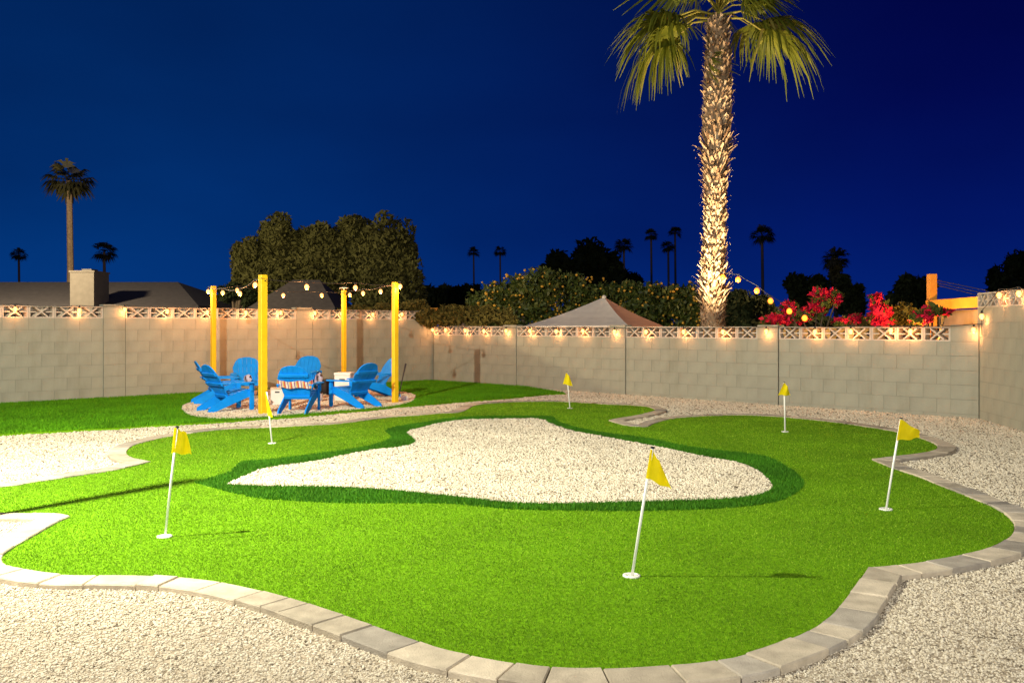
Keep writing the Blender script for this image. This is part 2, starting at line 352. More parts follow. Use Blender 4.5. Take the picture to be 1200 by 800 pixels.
# ground to the horizon, then the gravel yard
g = MB(); g.add([(-900, -200, -.012), (900, -200, -.012), (900, 1800, -.012), (-900, 1800, -.012)], [(0, 1, 2, 3)])
tag(g.build("ground", M['soil']), kind="structure")
A = at(0, 475); C = at(505, 447); D = at(1148, 491); E = at(1200, 506)
uL = (C - A).normalized(); uB = (D - C).normalized(); uR = (E - D).normalized()
A0 = A - uL * 3.2; E0 = D + uR * 6.0
YARD = [tuple(A0[:2]), tuple(C[:2]), tuple(D[:2]), tuple(E0[:2]), (7, 1.0), (-13, 1.0)]
sheet("gravel_ground", YARD, 0.0, M['gravel'])
sheet("putting_green", [tuple(p) for p in GREEN], ZT, M['turf_base'], -.01)
sheet("bunker_ground", [tuple(p) for p in BIN], ZT + .006, M['gravel'])
lawn_front = [(-150, 517), (-60, 512.5), (0, 509), (26, 507), (61, 505.4), (105, 502.7), (140, 501.3), (175, 498.4), (200, 497.3), (225, 495.8), (262, 493.7), (305, 490.5), (345, 488), (400, 483), (440, 479.5), (467, 476.3), (493, 474.7), (533, 470.8), (567, 468.3), (600, 465.7), (617, 464), (642, 461.7), (663, 460.8)]
ZL = .03
LAWN = np.array(list(crom(world(lawn_front, ZL), 3)) + [tuple((C + uB * 3.55)[:2]), tuple(C[:2]), tuple(A0[:2])])
sheet("back_lawn", [tuple(p) for p in LAWN], ZL, M['turf_base'], -.01)
pad = [(213, 480), (222, 487), (245, 490.5), (275, 491), (305, 489.5), (340, 487), (380, 483.5), (425, 480), (460, 476.5), (480, 472), (487, 466), (480, 461), (440, 457), (380, 455), (300, 458), (245, 465), (218, 474), (213, 480)]
PAD = crom(world(pad, ZL))[:-1]
sheet("fire_pit_gravel", [tuple(p) for p in PAD], ZL + .008, M['gravel'])

# ------------------------------------------------------------ loose gravel (pebbles) and turf blades
ICO_V = np.array([(0, 0, 1), (.894, 0, .447), (.276, .851, .447), (-.724, .526, .447), (-.724, -.526, .447), (.276, -.851, .447), (.724, .526, -.447), (-.276, .851, -.447), (-.894, 0, -.447), (-.276, -.851, -.447), (.724, -.526, -.447), (0, 0, -1)])
ICO_F = np.array([(0, 1, 2), (0, 2, 3), (0, 3, 4), (0, 4, 5), (0, 5, 1), (1, 6, 2), (2, 7, 3), (3, 8, 4), (4, 9, 5), (5, 10, 1), (2, 6, 7), (3, 7, 8), (4, 8, 9), (5, 9, 10), (1, 10, 6), (6, 11, 7), (7, 11, 8), (8, 11, 9), (9, 11, 10), (10, 11, 6)])
OCT_V = np.array([(1, 0, 0), (0, 1, 0), (-1, 0, 0), (0, -1, 0), (0, 0, 1), (0, 0, -1)], float)
OCT_F = np.array([(0, 1, 4), (1, 2, 4), (2, 3, 4), (3, 0, 4), (1, 0, 5), (2, 1, 5), (3, 2, 5), (0, 3, 5)])
def pebbles(name, P, z, size, bv, bf, label=None):
    n = len(P)
    if n == 0: return
    s = size[:, None] * np.clip(rng.lognormal(0, .28, (n, 1)), .5, 2.2) * rng.uniform(.7, 1.25, (n, 3)); s[:, 2] *= .62
    v = bv[None] * (1 + rng.uniform(-.22, .22, (n, len(bv), 1))) * s[:, None, :]
    a = rng.uniform(0, 6.28, n); ca, sa = np.cos(a)[:, None], np.sin(a)[:, None]
    tl = rng.uniform(-.5, .5, n)[:, None]
    x = v[..., 0] * ca - v[..., 1] * sa; y = v[..., 0] * sa + v[..., 1] * ca; zz = v[..., 2] + v[..., 0] * tl
    V = np.stack([x + P[:, :1], y + P[:, 1:2], zz + z + size[:, None] * .25], -1).reshape(-1, 3)
    Fc = (bf[None] + (np.arange(n) * len(bv))[:, None, None]).reshape(-1, 3)
    tn_ = np.where(rng.random(n) < .09, rng.uniform(0, .2, n), rng.beta(4.0, 2.0, n)); tone = np.repeat(tn_, len(bv)); 
    return tag(link(name, fast_mesh(name, V, Fc, M['pebble'], tone)), label, kind="stuff")
def sample(poly, dens, vis=True):
    """points in polygon, dens(Y) per m2, in bands of distance, only where the yard is in or near view"""
    poly = np.array(poly); out = []
    y0, y1 = max(3.2, poly[:, 1].min()), poly[:, 1].max(); y = y0
    while y < y1:
        h = min(.5, y1 - y); hw = .62 * (y + h) + .3
        xa, xb = max(poly[:, 0].min(), -hw), min(poly[:, 0].max(), hw)
        if xb > xa:
            n = int(dens(y + h / 2) * h * (xb - xa))
            out.append(np.stack([rng.uniform(xa, xb, n), rng.uniform(y, y + h, n)], -1))
        y += h
    P = np.concatenate(out); return P[inside(P, poly)]
def psize(Y): return np.clip(.0064 + .00085 * (Y - 4), .0064, .0165)
GP = sample(YARD, lambda Y: .76 / (2.6 * float(psize(np.array(Y))) ** 2))
keep = ~inside(GP, GREEN) & ~inside(GP, LAWN)
d = edge_dist(GP, GREEN, False); keep &= (d > .195) | (rng.random(len(GP)) < .02)
GP = GP[keep]; near = GP[:, 1] < 7
pebbles("gravel", GP[near], 0, psize(GP[near][:, 1]), OCT_V, OCT_F)
pebbles("gravel", GP[~near], 0, psize(GP[~near][:, 1]), OCT_V, OCT_F)
BP = sample(BIN, lambda Y: 1.0 / (2.6 * float(psize(np.array(Y))) ** 2))
pebbles("bunker_gravel", BP, ZT + .006, psize(BP[:, 1]), OCT_V, OCT_F)
PP = sample(PAD, lambda Y: .8 / (2.6 * .0165 ** 2))
pebbles("fire_pit_pebbles", PP, ZL + .008, psize(PP[:, 1]), OCT_V, OCT_F)
def blades(name, P, z, hgt, wid, m, lean=.55):
    n = len(P); a = rng.uniform(0, 6.28, n); h = hgt * rng.uniform(.55, 1.2, n); wd = wid * rng.uniform(.7, 1.3, n)
    ax = np.stack([np.cos(a), np.sin(a)], -1); b_ = rng.uniform(0, 6.28, n); l = h * rng.uniform(.1, lean * 2, n)
    p0 = np.concatenate([P - ax * wd[:, None] / 2, np.full((n, 1), z)], 1); p1 = np.concatenate([P + ax * wd[:, None] / 2, np.full((n, 1), z)], 1)
    p2 = np.concatenate([P + np.stack([np.cos(b_), np.sin(b_)], -1) * l[:, None], (z + h)[:, None]], 1)
    V = np.stack([p0, p1, p2], 1).reshape(-1, 3); Fc = np.arange(3 * n).reshape(-1, 3)
    tone = np.repeat(np.clip(rng.normal(.45, .25, n), 0, 1), 3)
    return tag(link(name, fast_mesh(name, V, Fc, m, tone)), kind="stuff")
TP = sample(GREEN, lambda Y: 20000 * (5.0 / max(Y, 4)) ** 1.55)
TP = TP[~inside(TP, BOUT)]
tw = .0042 * (np.maximum(TP[:, 1], 4) / 5) ** .8
blades("turf_grass", TP, ZT - .002, .0125 * (np.maximum(TP[:, 1], 4) / 5) ** .3, tw, M['turf'])
FP = sample(BOUT, lambda Y: 10000); FP = FP[~inside(FP, BIN)]
blades("bunker_fringe_grass", FP, ZT - .002, np.full(len(FP), .034), np.full(len(FP), .008), M['fringe'], .4)
LP = sample(LAWN, lambda Y: 2600); LP = LP[~inside(LP, PAD)]
blades("lawn_grass", LP, ZL - .002, np.full(len(LP), .045), np.full(len(LP), .014), M['lawn'])

# ------------------------------------------------------------ paver kerb round the green
kerb = empty("paver_kerb", at(683, 790, 0), 0, "curving kerb of tan and grey pavers round the putting green", "kerb")
kz = kerb.location
cumall = np.concatenate([s_[:-1] for s_ in segs])
def kerb_run(S):
    seglen = np.hypot(*np.diff(S, axis=0).T); cum = np.concatenate([[0], np.cumsum(seglen)]); L = cum[-1]
    def pt(s_): return np.array([np.interp(s_, cum, S[:, 0]), np.interp(s_, cum, S[:, 1])])
    ar = sum(GREEN[i][0] * GREEN[(i + 1) % len(GREEN)][1] - GREEN[(i + 1) % len(GREEN)][0] * GREEN[i][1] for i in range(len(GREEN)))
    sg = 1 if ar > 0 else -1
    def nrm(s_):
        t = pt(min(s_ + .03, L)) - pt(max(s_ - .03, 0)); t /= np.hypot(*t); return np.array([t[1], -t[0]]) * sg
    def width(p, n):
        wmax = .205
        for wt in np.arange(.205, .02, -.0125):
            q = (p + n * wt)[None]
            if edge_dist(q, GREEN, False)[0] >= wt - .012 and not inside(q, GREEN)[0]: return wt
        return .03
    s0 = 0.0
    while s0 < L - .05:
        Y = pt(s0)[1]
        ln = random.choice([.16, .22, .3, .3, .34]) * (1.0 if Y < 9 else 1.6)
        if L - s0 - ln < .12: ln = L - s0
        ss = np.linspace(s0 + .003, s0 + ln - .003, 4 if ln > .2 else 3)
        jit = random.uniform(-.006, .006); zt = ZK + random.uniform(-.004, .004)
        inn = []; out = []
        for q in ss:
            p = pt(q); n = nrm(q); wd = width(p, n)
            inn.append(p + n * (.004 + jit * .3)); out.append(p + n * max(.012, wd - .004 + (jit if wd > .19 else 0)))
        ring = inn + out[::-1]; n = len(ring); cx = np.mean(ring, axis=0)
        top = [p + (cx - p) / max(np.hypot(*(cx - p)), 1e-6) * min(.007, .3 * np.hypot(*(cx - p))) for p in ring]
        mb = MB(); vs = [(p[0] - kz.x, p[1] - kz.y, zt) for p in top] + [(p[0] - kz.x, p[1] - kz.y, zt - .007) for p in ring] + [(p[0] - kz.x, p[1] - kz.y, -.01) for p in ring]
        fs = [tuple(range(n))] + [(i + n * l, (i + 1) % n + n * l, (i + 1) % n + n * (l + 1), i + n * (l + 1)) for l in range(2) for i in range(n)]
        mb.add(vs, fs); me = mb.mesh("paver", M['paver_grey' if random.random() < .24 else 'paver'])
        me.validate(); o = link("paver", me, kerb)
        import bmesh as _b
        bm = _b.new(); bm.from_mesh(me); _b.ops.recalc_face_normals(bm, faces=bm.faces); bm.to_mesh(me); bm.free()
        s0 += ln
for S in segs: kerb_run(S)

# ------------------------------------------------------------ block walls
def breeze_mesh(wd, h, dp):
    mb = MB(); fr = .022; y = 0
    mb.box((0, y, h - fr / 2), (wd - .004, dp, fr)); mb.box((0, y, fr / 2), (wd - .004, dp, fr))
    for sx_ in (-1, 1): mb.box((sx_ * (wd / 2 - .002 - .016), y, h / 2), (.032, dp - .004, h - 2 * fr))
    ih = h - 2 * fr; hw = wd * .26
    for sg in (-1, 1):
        mb.bar((-hw, y, h / 2 - sg * ih / 2), (hw, y, h / 2 + sg * ih / 2), dp - (.010 if sg > 0 else .016), .026, up=(0, 1, 0)) if False else None
        p, q = Vector((-hw, 0, h / 2 - sg * ih / 2)), Vector((hw, 0, h / 2 + sg * ih / 2)); d_ = (q - p).normalized()
        rot = Matrix((d_, Vector((0, 1, 0)), d_.cross(Vector((0, 1, 0))))).transposed()
        mb.box((p + q) / 2, ((q - p).length - .012, dp - (.010 if sg > 0 else .016), .026), rot)
    for sx_ in (-1, 1):
        mb.box((sx_ * wd * .33, 0, h / 2), (wd * .27, dp - .022, .024))
    return mb.mesh("breeze_block", M['breeze'])
def block_wall(name, P, u, L, z0, ncourse, ch, joints, label, piers=True, raised=.045, deco=True):
    """u runs along the wall; camera side is local -Y after rotation"""
    ang = math.atan2(u.y, u.x)
    root = empty(name, (P.x, P.y, 0), ang, label, "wall")
    dp = .21; bl = 2 * ch; pw = bl * .92
    nb = ncourse - 1 if deco else ncourse
    edges = [0.0] + joints + ([L] if joints[-1:] != [L] else [])
    def place(nm, me, x, y, z):
        o = link(nm, me, root, (x, y, z)); return o
    cache = {}
    def block(wd, d_, h):
        k = (round(wd, 3), round(d_, 3), round(h, 3))
        if k not in cache: cache[k] = MB().cbox((0, 0, 0), (wd - .0035, d_, h - .0015), .0028).mesh("block", M['block'])
        return cache[k]
    core = MB(); jb = MB(); bz = {}
    for i in range(len(edges) - 1):
        s0, s1 = edges[i] + (.010 if i else 0), edges[i + 1]
        has = piers and s1 < L - .01 or (piers and joints and joints[-1] == L)
        f1 = s1 - pw if has else s1
        fl = f1 - s0; n = max(1, round(fl / bl)); wd = fl / n
        for c in range(nb):
            z = z0 + (c + .5) * ch
            if c % 2 == 0:
                for k in range(n): place("block", block(wd, dp, ch), s0 + (k + .5) * wd, 0, z)
            else:
                place("block", block(wd / 2, dp, ch), s0 + wd / 4, 0, z)
                for k in range(n - 1): place("block", block(wd, dp, ch), s0 + (k + 1) * wd, 0, z)
                place("block", block(wd / 2, dp, ch), f1 - wd / 4, 0, z)
        if deco:
            if round(wd, 3) not in bz: bz[round(wd, 3)] = breeze_mesh(wd, ch, dp)
            for k in range(n): place("breeze_block", bz[round(wd, 3)], s0 + (k + .5) * wd, 0, z0 + nb * ch)
        core.box(((s0 + f1) / 2, 0, z0 + nb * ch / 2), (fl - .006, dp - .010, nb * ch - .006))
        if has:
            for c in range(ncourse):
                place("pier_block", block(pw, dp + .03, ch + (raised if c == ncourse - 1 else 0)), f1 + pw / 2, 0, z0 + (c + .5) * ch + (raised / 2 if c == ncourse - 1 else 0))
        if i < len(edges) - 2:
            jb.box((s1 + .005, .01, z0 + nb * ch / 2), (.012, dp - .03, nb * ch))
    core.build("mortar_core", M['mortar'], root)
    if jb.v: jb.build("control_joint", M['joint'], root)
    return root
def along(P, u, px):
    t = (px - 600) / F; return (t * P.y - P.x) / (u.x - t * u.y)
LL = (C - A0).length
hL = 1.625 * EYE / 1.3; hB = 1.275 * EYE / 1.3; hR = 1.745 * EYE / 1.3
chL = hL / 8
# wall faces sit on the traced lines; the centre line lies half a block behind
nL = Vector((-uL.y, uL.x, 0)) * .105; nB = Vector((-uB.y, uB.x, 0)) * .105; nR = Vector((-uR.y, uR.x, 0)) * .105
block_wall("block_wall", A0 + nL, uL, LL + .1, 0, 8, chL, [along(A0, uL, 146.5), along(A0, uL, 366)], "long beige block wall behind the blue chairs and yellow posts")
zb = hB - 7 * chL
block_wall("block_wall", C + nB + uB * .12, uB, (D - C).length - .13, zb, 7, chL, [along(C, uB, x) - .12 for x in (605, 733, 912)] + [(D - C).length - .13], "lower grey block wall in front of the tall palm and tent", raised=.035)
chR = hR / 8.6
block_wall("block_wall", D + nR - uR * .1 , uR, 5.0, hR - 9 * chR, 9, chR, [3.1], "tall block wall turning the corner at the right edge")

# ------------------------------------------------------------ yellow posts
PH = .72 * EYE / 1.3 + EYE
posts = []
for px, py, yt, wd, lab in ((308, 487.5, 322, .135, "thick yellow timber post nearest the camera, left of the striped towel chair"), (463, 474, 330.5, .115, "yellow post at the right edge of the fire pit, in front of a chair"), (250, 464.5, 335, .108, "short looking yellow post at the far left behind the side-on chairs"), (403, 457, 340, .108, "yellow post with a white cap, behind the white box")):
    p = at(px, py); top = EYE - (yt - HOR) / F * p.y
    t = empty("yellow_post", p, R(44), lab, "post", "yellow posts of the string lights")
    MB().cbox((0, 0, top / 2), (wd * .86, wd * .86, top), .008).build("post", M['yellow'], t)
    MB().box((0, 0, .012), (wd * 1.5, wd * 1.5, .024)).build("base_plate", M['char'], t)
    MB().tube([(0, -wd * .43, top - .1), (0, -wd * .43 - .05, top - .1), (0, -wd * .43 - .06, top - .07)], .006, 6).build("hook", M['char'], t)
    if px == 403:
        MB().tube([(0, 0, top), (0, 0, top + .04)], .012, 8).build("cap_stem", M['white'], t)
        MB().lathe([(.10, top + .04), (.11, top + .055), (.02, top + .075)], 14).build("cap", M['white'], t)
    posts.append((p, top))

# ------------------------------------------------------------ string lights
def bulb_mesh(m, r=.044):
    mb = MB(); mb.lathe([(.008, -.012 - r * 2.1), (r * .75, -.012 - r * 1.8), (r, -.012 - r * 1.1), (r * .72, -.012 - r * .35), (.012, -.012)], 10)
    return mb.mesh("bulb", m, True)
BUL = {k: bulb_mesh(M[k]) for k in ('bulb', 'bulb_orange')}
BUL['bulb_orange'] = bulb_mesh(M['bulb_orange'], .062)
SOCK = MB().lathe([(.014, -.016), (.016, -.01), (.016, .03), (.006, .036)], 8).mesh("socket", M['black'])
def light_string(pts, ends, label, kind='bulb', watt=4.5):
    """pts: bulb centres; ends: first and last cable point"""
    P = [Vector(p) for p in pts]; o = Vector(ends[0])
    root = empty("string_lights", o, 0, label, "string lights", "strings of warm light bulbs")
    path = [Vector(ends[0])] + [p + Vector((0, 0, .085)) for p in P] + [Vector(ends[1])]
    fine = []
    for a, b_ in zip(path[:-1], path[1:]):
        for k in range(4):
            t = k / 4; q = a.lerp(b_, t); q.z -= .05 * (a - b_).length * 4 * t * (1 - t) * .5; fine.append(q)
    fine.append(path[-1])
    MB().tube([q - o for q in fine], .006, 5).build("cable", M['cable'], root)
    for p in P:
        l = bpy.data.lights.get("bulb_light_%s" % watt) or bpy.data.lights.new("bulb_light_%s" % watt, 'POINT')
        l.energy = watt; l.color = (1, .38, .12); l.shadow_soft_size = .03
        lo = link("bulb_light", l, root, p - o + Vector((0, 0, -.07)))
        link("socket", SOCK, root, p - o + Vector((0, 0, .05))); link("bulb", BUL[kind], root, p - o + Vector((0, 0, .05)))
def on_wall(P, u, n, px, py, off=.1):
    s_ = along(P, u, px); q = P + u * s_ - n.normalized() * off
    s_ = along(q - u * s_, u, px); q = P - n.normalized() * off + u * s_
    q.z = EYE - (py - HOR) / F * q.y; return q
wl = [(-40, 361), (18, 361.5), (93, 363), (146, 362), (196, 364), (243, 365), (288, 365.5), (329, 365.5), (369, 366), (400, 367), (437, 368), (471, 367.5), (500, 367)]
pts = [on_wall(A0, uL, nL, *q) for q in wl]
light_string(pts, (pts[0] - uL * 1, pts[-1] + Vector((.1, 0, .1))), "warm bulbs strung along the top of the wall behind the chairs")
wb = [(507, 386), (522, 386), (545, 386.5), (567, 387), (593, 387), (621, 387), (652, 387.5), (683, 387), (720, 388), (757, 388), (801, 388), (847, 388), (898, 387.5), (955, 388), (997, 387.5), (1044, 386.5), (1067, 387.5), (1141, 386)]
pts = [on_wall(C, uB, nB, *q) for q in wb]
light_string(pts, (pts[0] - uB * .3, pts[-1] + uB * .2 + Vector((0, 0, .1))), "warm bulbs strung along the top of the low wall below the palm")
pts = [on_wall(D, uR, nR, x, y, .08) for x, y in ((1150.5, 370), (1171, 345), (1194, 343))]
light_string(pts, (pts[0] - Vector((0, 0, .3)), pts[-1] + uR * .5), "bulbs on the corner and top of the tall right wall")
def between(i, j, px, py):
    (p, _), (q, _) = posts[i], posts[j]; t = (px - 600) / F; dx, dy = q.x - p.x, q.y - p.y
    k = (t * p.y - p.x) / (dx - t * dy); y = p.y + k * dy
    return atY(px, py, y)
def ptop(i, dz=-.06): return Vector((posts[i][0].x, posts[i][0].y - .09, posts[i][1] + dz))
light_string([between(0, 2, *q) for q in ((299, 333), (281, 343.5), (261, 342.5))] + [atY(244, 341, posts[2][0].y - .1)], (ptop(0), ptop(2)), "four bulbs sagging from the thick front post to the left post", watt=34.0)
light_string([between(2, 3, *q) for q in ((278, 339.5), (332, 345.5), (377, 345.5))], (ptop(2), ptop(3)), "three bulbs hanging low from the left post to the white capped post", watt=34.0)
light_string([between(0, 1, *q) for q in ((359.5, 335.5), (416.5, 336.5))] , (ptop(0), ptop(1)), "two high bulbs between the thick front post and the right post", watt=34.0)
light_string([between(3, 1, *q) for q in ((410, 345), (425.5, 343), (446, 341))] + [atY(469, 335, posts[1][0].y - .12)], (ptop(3), ptop(1)), "four bulbs from the white capped post to the right post", watt=34.0)
pp = []
for k, (x, y) in enumerate(((847, 323), (865, 326), (887, 339), (903, 351), (925, 363), (943, 371))):
    pp.append(atY(x, y, 20.2 - k * .55))
light_string(pp, (pp[0] + Vector((-.3, .1, .15)), pp[-1] + Vector((.5, -.3, -.35))), "amber bulbs sloping down from the palm trunk to the red shrub", 'bulb_orange', 9.0)

# ------------------------------------------------------------ adirondack chairs
def make_chair():
    k = .84
    root = empty("adirondack_chair", (0, 0, 0), 0, "blue chair", "chair", "blue adirondack chairs round the fire pit")
    def S(*v): return tuple(x * k for x in v)
    def part(nm): return lambda mb: mb.build(nm, M['blue'], root)
    W = .27
    for sx_ in (-1, 1):
        MB().cbox(S(sx_ * (W + .03), -.36, .275), S(.035, .10, .55), .006).build("front_leg", M['blue'], root)
        # side rail: profile in the YZ plane, runs down to the rear foot
        prof = [(-.33, .40), (-.31, .27), (.42, .0), (.56, .0), (.55, .07), (.15, .30), (-.20, .41)]
        mb = MB(); n = len(prof); x0 = sx_ * W - .016; x1 = sx_ * W + .011
        mb.add([S(x0, a, b_) for a, b_ in prof] + [S(x1, a, b_) for a, b_ in prof], [tuple(range(n)), tuple(range(2 * n - 1, n - 1, -1))] + [(i, i + n, (i + 1) % n + n, (i + 1) % n) for i in range(n)])
        mb.build("side_rail", M['blue'], root)
        # armrest with rounded front
        arm = [(-.44, -.03), (-.46, .03), (-.44, .10), (-.36, .135), (.10, .11), (.36, .05), (.36, -.02), (-.2, -.03)]
        mb = MB(); n = len(arm)
        mb.add([S(sx_ * (W + b_), a, .552) for a, b_ in arm] + [S(sx_ * (W + b_), a, .578) for a, b_ in arm], [tuple(range(n)), tuple(range(2 * n - 1, n - 1, -1))] + [(i, i + n, (i + 1) % n + n, (i + 1) % n) for i in range(n)])
        mb.build("armrest", M['blue'], root)
        MB().cbox(S(sx_ * (W + .062), -.34, .47), S(.03, .06, .16), .004).build("arm_bracket", M['blue'], root)
    for i in range(6):
        t = i / 5; y = -.33 + t * .45; z = .415 - max(0, t - .15) * .145
        MB().cbox(S(0, y, z), S(W * 2 + .02, .078, .02), .004, Matrix.Rotation(-.24 if i else 0, 3, 'X')).build("seat_slat", M['blue'], root)
    MB().cbox(S(0, -.372, .345), S(W * 2 - .04, .02, .11), .004).build("front_apron", M['blue'], root)
    b0 = Vector((0, .12, .27)); dr = Vector((0, math.sin(R(30)), math.cos(R(30)))); nr = Vector((0, -dr.z, dr.y))
    for i in range(6):
        x = (i - 2.5) * .0905; xt = (i - 2.5) * .113
        arc = lambda q: .775 - 1.05 * q * q - 9.0 * max(0, abs(q) - .2) ** 2
        lo = b0 + Vector((x * .9, 0, 0)); hw0, hw1 = .0395, .0545
        pl = [lo - Vector((hw0, 0, 0)), lo + Vector((hw0, 0, 0)), b0 + dr * arc(xt + hw1) + Vector((xt + hw1, 0, 0)), b0 + dr * arc(xt) + Vector((xt, 0, 0)), b0 + dr * arc(xt - hw1) + Vector((xt - hw1, 0, 0))]
        mb = MB()
        vs = [S(*(p + nr * .011)) for p in pl] + [S(*(p - nr * .011)) for p in pl]
        mb.add(vs, [(0, 1, 2, 3, 4), (9, 8, 7, 6, 5)] + [(j, j + 5, (j + 1) % 5 + 5, (j + 1) % 5) for j in range(5)])
        mb.build("back_slat", M['blue'], root)
    for h, wd in ((.33, .74), (.56, .60), (.05, .52)):
        c = b0 + dr * h - nr * .028
        MB().cbox(S(*c), S(wd, .03, .07), .004, Matrix.Rotation(-R(30), 3, 'X')).build("back_rail", M['blue'], root)
    return root
chair0 = make_chair(); used = False
def chair(loc, fwd, label):
    global used
    o = chair0 if not used else copy_tree(chair0); used = True
    o.location = (loc[0], loc[1], ZL + .012)
    o.rotation_euler = (0, 0, math.atan2(fwd[1], fwd[0]) + math.pi / 2)
    o['label'] = label; return o
z_ = ZL
pA = at(268, 481, z_); chair((pA.x, pA.y), (.74, .67), "blue chair at the left front, seen from behind and turned right")
pB = at(253, 473, z_); chair((pB.x, pB.y + .15), (.88, .42), "blue chair half hidden behind the left front chair, facing right")
pC = at(288, 466, z_); chair((pC.x, pC.y + .1), (.30, -.95), "blue chair facing the camera between the two left posts")
pD = at(351, 483, z_); front = chair((pD.x, pD.y), (.05, 1), "blue chair seen from behind with a striped towel over its back")
pE = at(354, 463, z_); chair((pE.x, pE.y + .2), (-.05, -1), "blue chair facing the camera behind the towel chair")
pF = at(414, 477, z_); chair((pF.x, pF.y), (-.80, .55), "dark shaded blue chair on the right, back turned to the camera")
pG = at(439, 466, z_); chair((pG.x, pG.y), (-.82, -.50), "blue chair in profile facing left behind the right post")
# striped towel wrapped over the back of the front chair
def wrap_towel():
    fr = Matrix.Translation(front.location) @ front.rotation_euler.to_matrix().to_4x4()
    k = .84; b0 = Vector((0, .12, .27)); dr = Vector((0, .5, .866)); nr = Vector((0, -.866, .5))
    mb = MB(); n = 16; rows = 5
    vs = []
    for side in (1.0, 1.35):
        for i in range(n + 1):
            x = -.36 + .72 * i / n
            for j in range(rows + 1):
                t = j / rows; h = .30 + .15 * t
                edge = max(0, abs(x) - .29) / .07
                p = b0 + dr * h - nr * (.052 * side - .06 * edge + .006 * math.sin(i * 1.3 + j)) + Vector((x, 0, -.012 * math.sin(i * .8)))
                vs.append((p * k)[:])
    m = (n + 1) * (rows + 1); fs = []
    for i in range(n):
        for j in range(rows):
            a = i * (rows + 1) + j; q = (a, a + 1, a + rows + 2, a + rows + 1); fs += [q[::-1], tuple(v + m for v in q)]
    mb.add(vs, fs); o = mb.build("striped_towel", M['stripe'], None, True); o.matrix_world = fr
    tag(o, "red, orange and white striped towel across the back of the front chair", "towel")
wrap_towel()
# things on the fire pit pad
def storage_box(px, py, wd, h, dp, rz, label, lid):
    p = at(px, py, ZL + .01); t = empty("storage_box", p, rz, label, "box", "white boxes by the chairs")
    MB().cbox((0, 0, h * .45), (wd, dp, h * .9), .012).build("body", M['white'], t)
    MB().cbox((0, 0, h * .9 + h * .05 + .001), (wd + .012, dp + .012, h * .1), .01).build("lid", M[lid], t)
    MB().cbox((0, -dp / 2 - .001, h * .76), (wd * .36, .008, .025), .003).build("handle_slot", M['slot'], t)
storage_box(325, 474, .235, .315, .25, R(14), "small white box with a beige lid beside the front chair", 'beige')
storage_box(403.5, 469, .315, .545, .3, R(-6), "taller white box with a dark slot behind the right chair's arm", 'white')
p = at(382, 462, ZL + .01); t = empty("dark_pot", p, 0, "dark round metal pot behind the front chair", "pot")
MB().lathe([(.10, 0), (.17, .06), (.20, .20), (.185, .30), (.20, .32), (.17, .32), (.15, .27)], 18).build("bowl", M['char'], t, True)
for k in range(3):
    a = k * 2.094; MB().tube([(.14 * math.cos(a), .14 * math.sin(a), -.01), (.15 * math.cos(a), .15 * math.sin(a), .08)], .014, 6).build("foot", M['char'], t)
def cushion(px, py, z, Y, sz, rot, m, label):
    o = MB().cbox((0, 0, 0), sz, min(sz) * .42).build("cushion", m, None, True)
    o.location = atY(px, py, Y); o.rotation_euler = rot; tag(o, label, "cushion")
cushion(373.5, 444, 0, pE.y - .12, (.16, .22, .27), (0, .2, .2), M['lav'], "pale lavender cushion leaning on the rear chair's right arm")
cushion(290.5, 443.5, 0, pC.y - .25, (.15, .12, .17), (.1, .3, .1), M['lav'], "pale cushion on the left chair that faces the camera")
cushion(374, 464.5, 0, at(374, 471, ZL).y, (.14, .14, .24), (0, .06, .3), M['grey_cloth'], "grey upright cushion on the gravel right of the towel chair")
p = at(473, 470, ZL); t = empty("cup", p, 0, "small pale blue cup on the gravel beside the right post", "cup")
MB().lathe([(.045, 0), (.06, .10), (.053, .10), (.04, .012)], 12).build("cup_body", M['lav'], t, True)
MB().tube([(.05, 0, .03), (.085, 0, .04), (.085, 0, .07), (.055, 0, .08)], .007, 6).build("handle", M['lav'], t)
r0 = at(466.5, 467, ZL); r1 = atY(475.5, 426, r0.y + .2)
o = MB().tube([(0, 0, 0), (r1 - r0) * .6, r1 - r0], [.012, .012, .022], 7).build("garden_stick", M['char']); o.location = r0
tag(o, "thin dark stick leaning beside the right post", "stick")

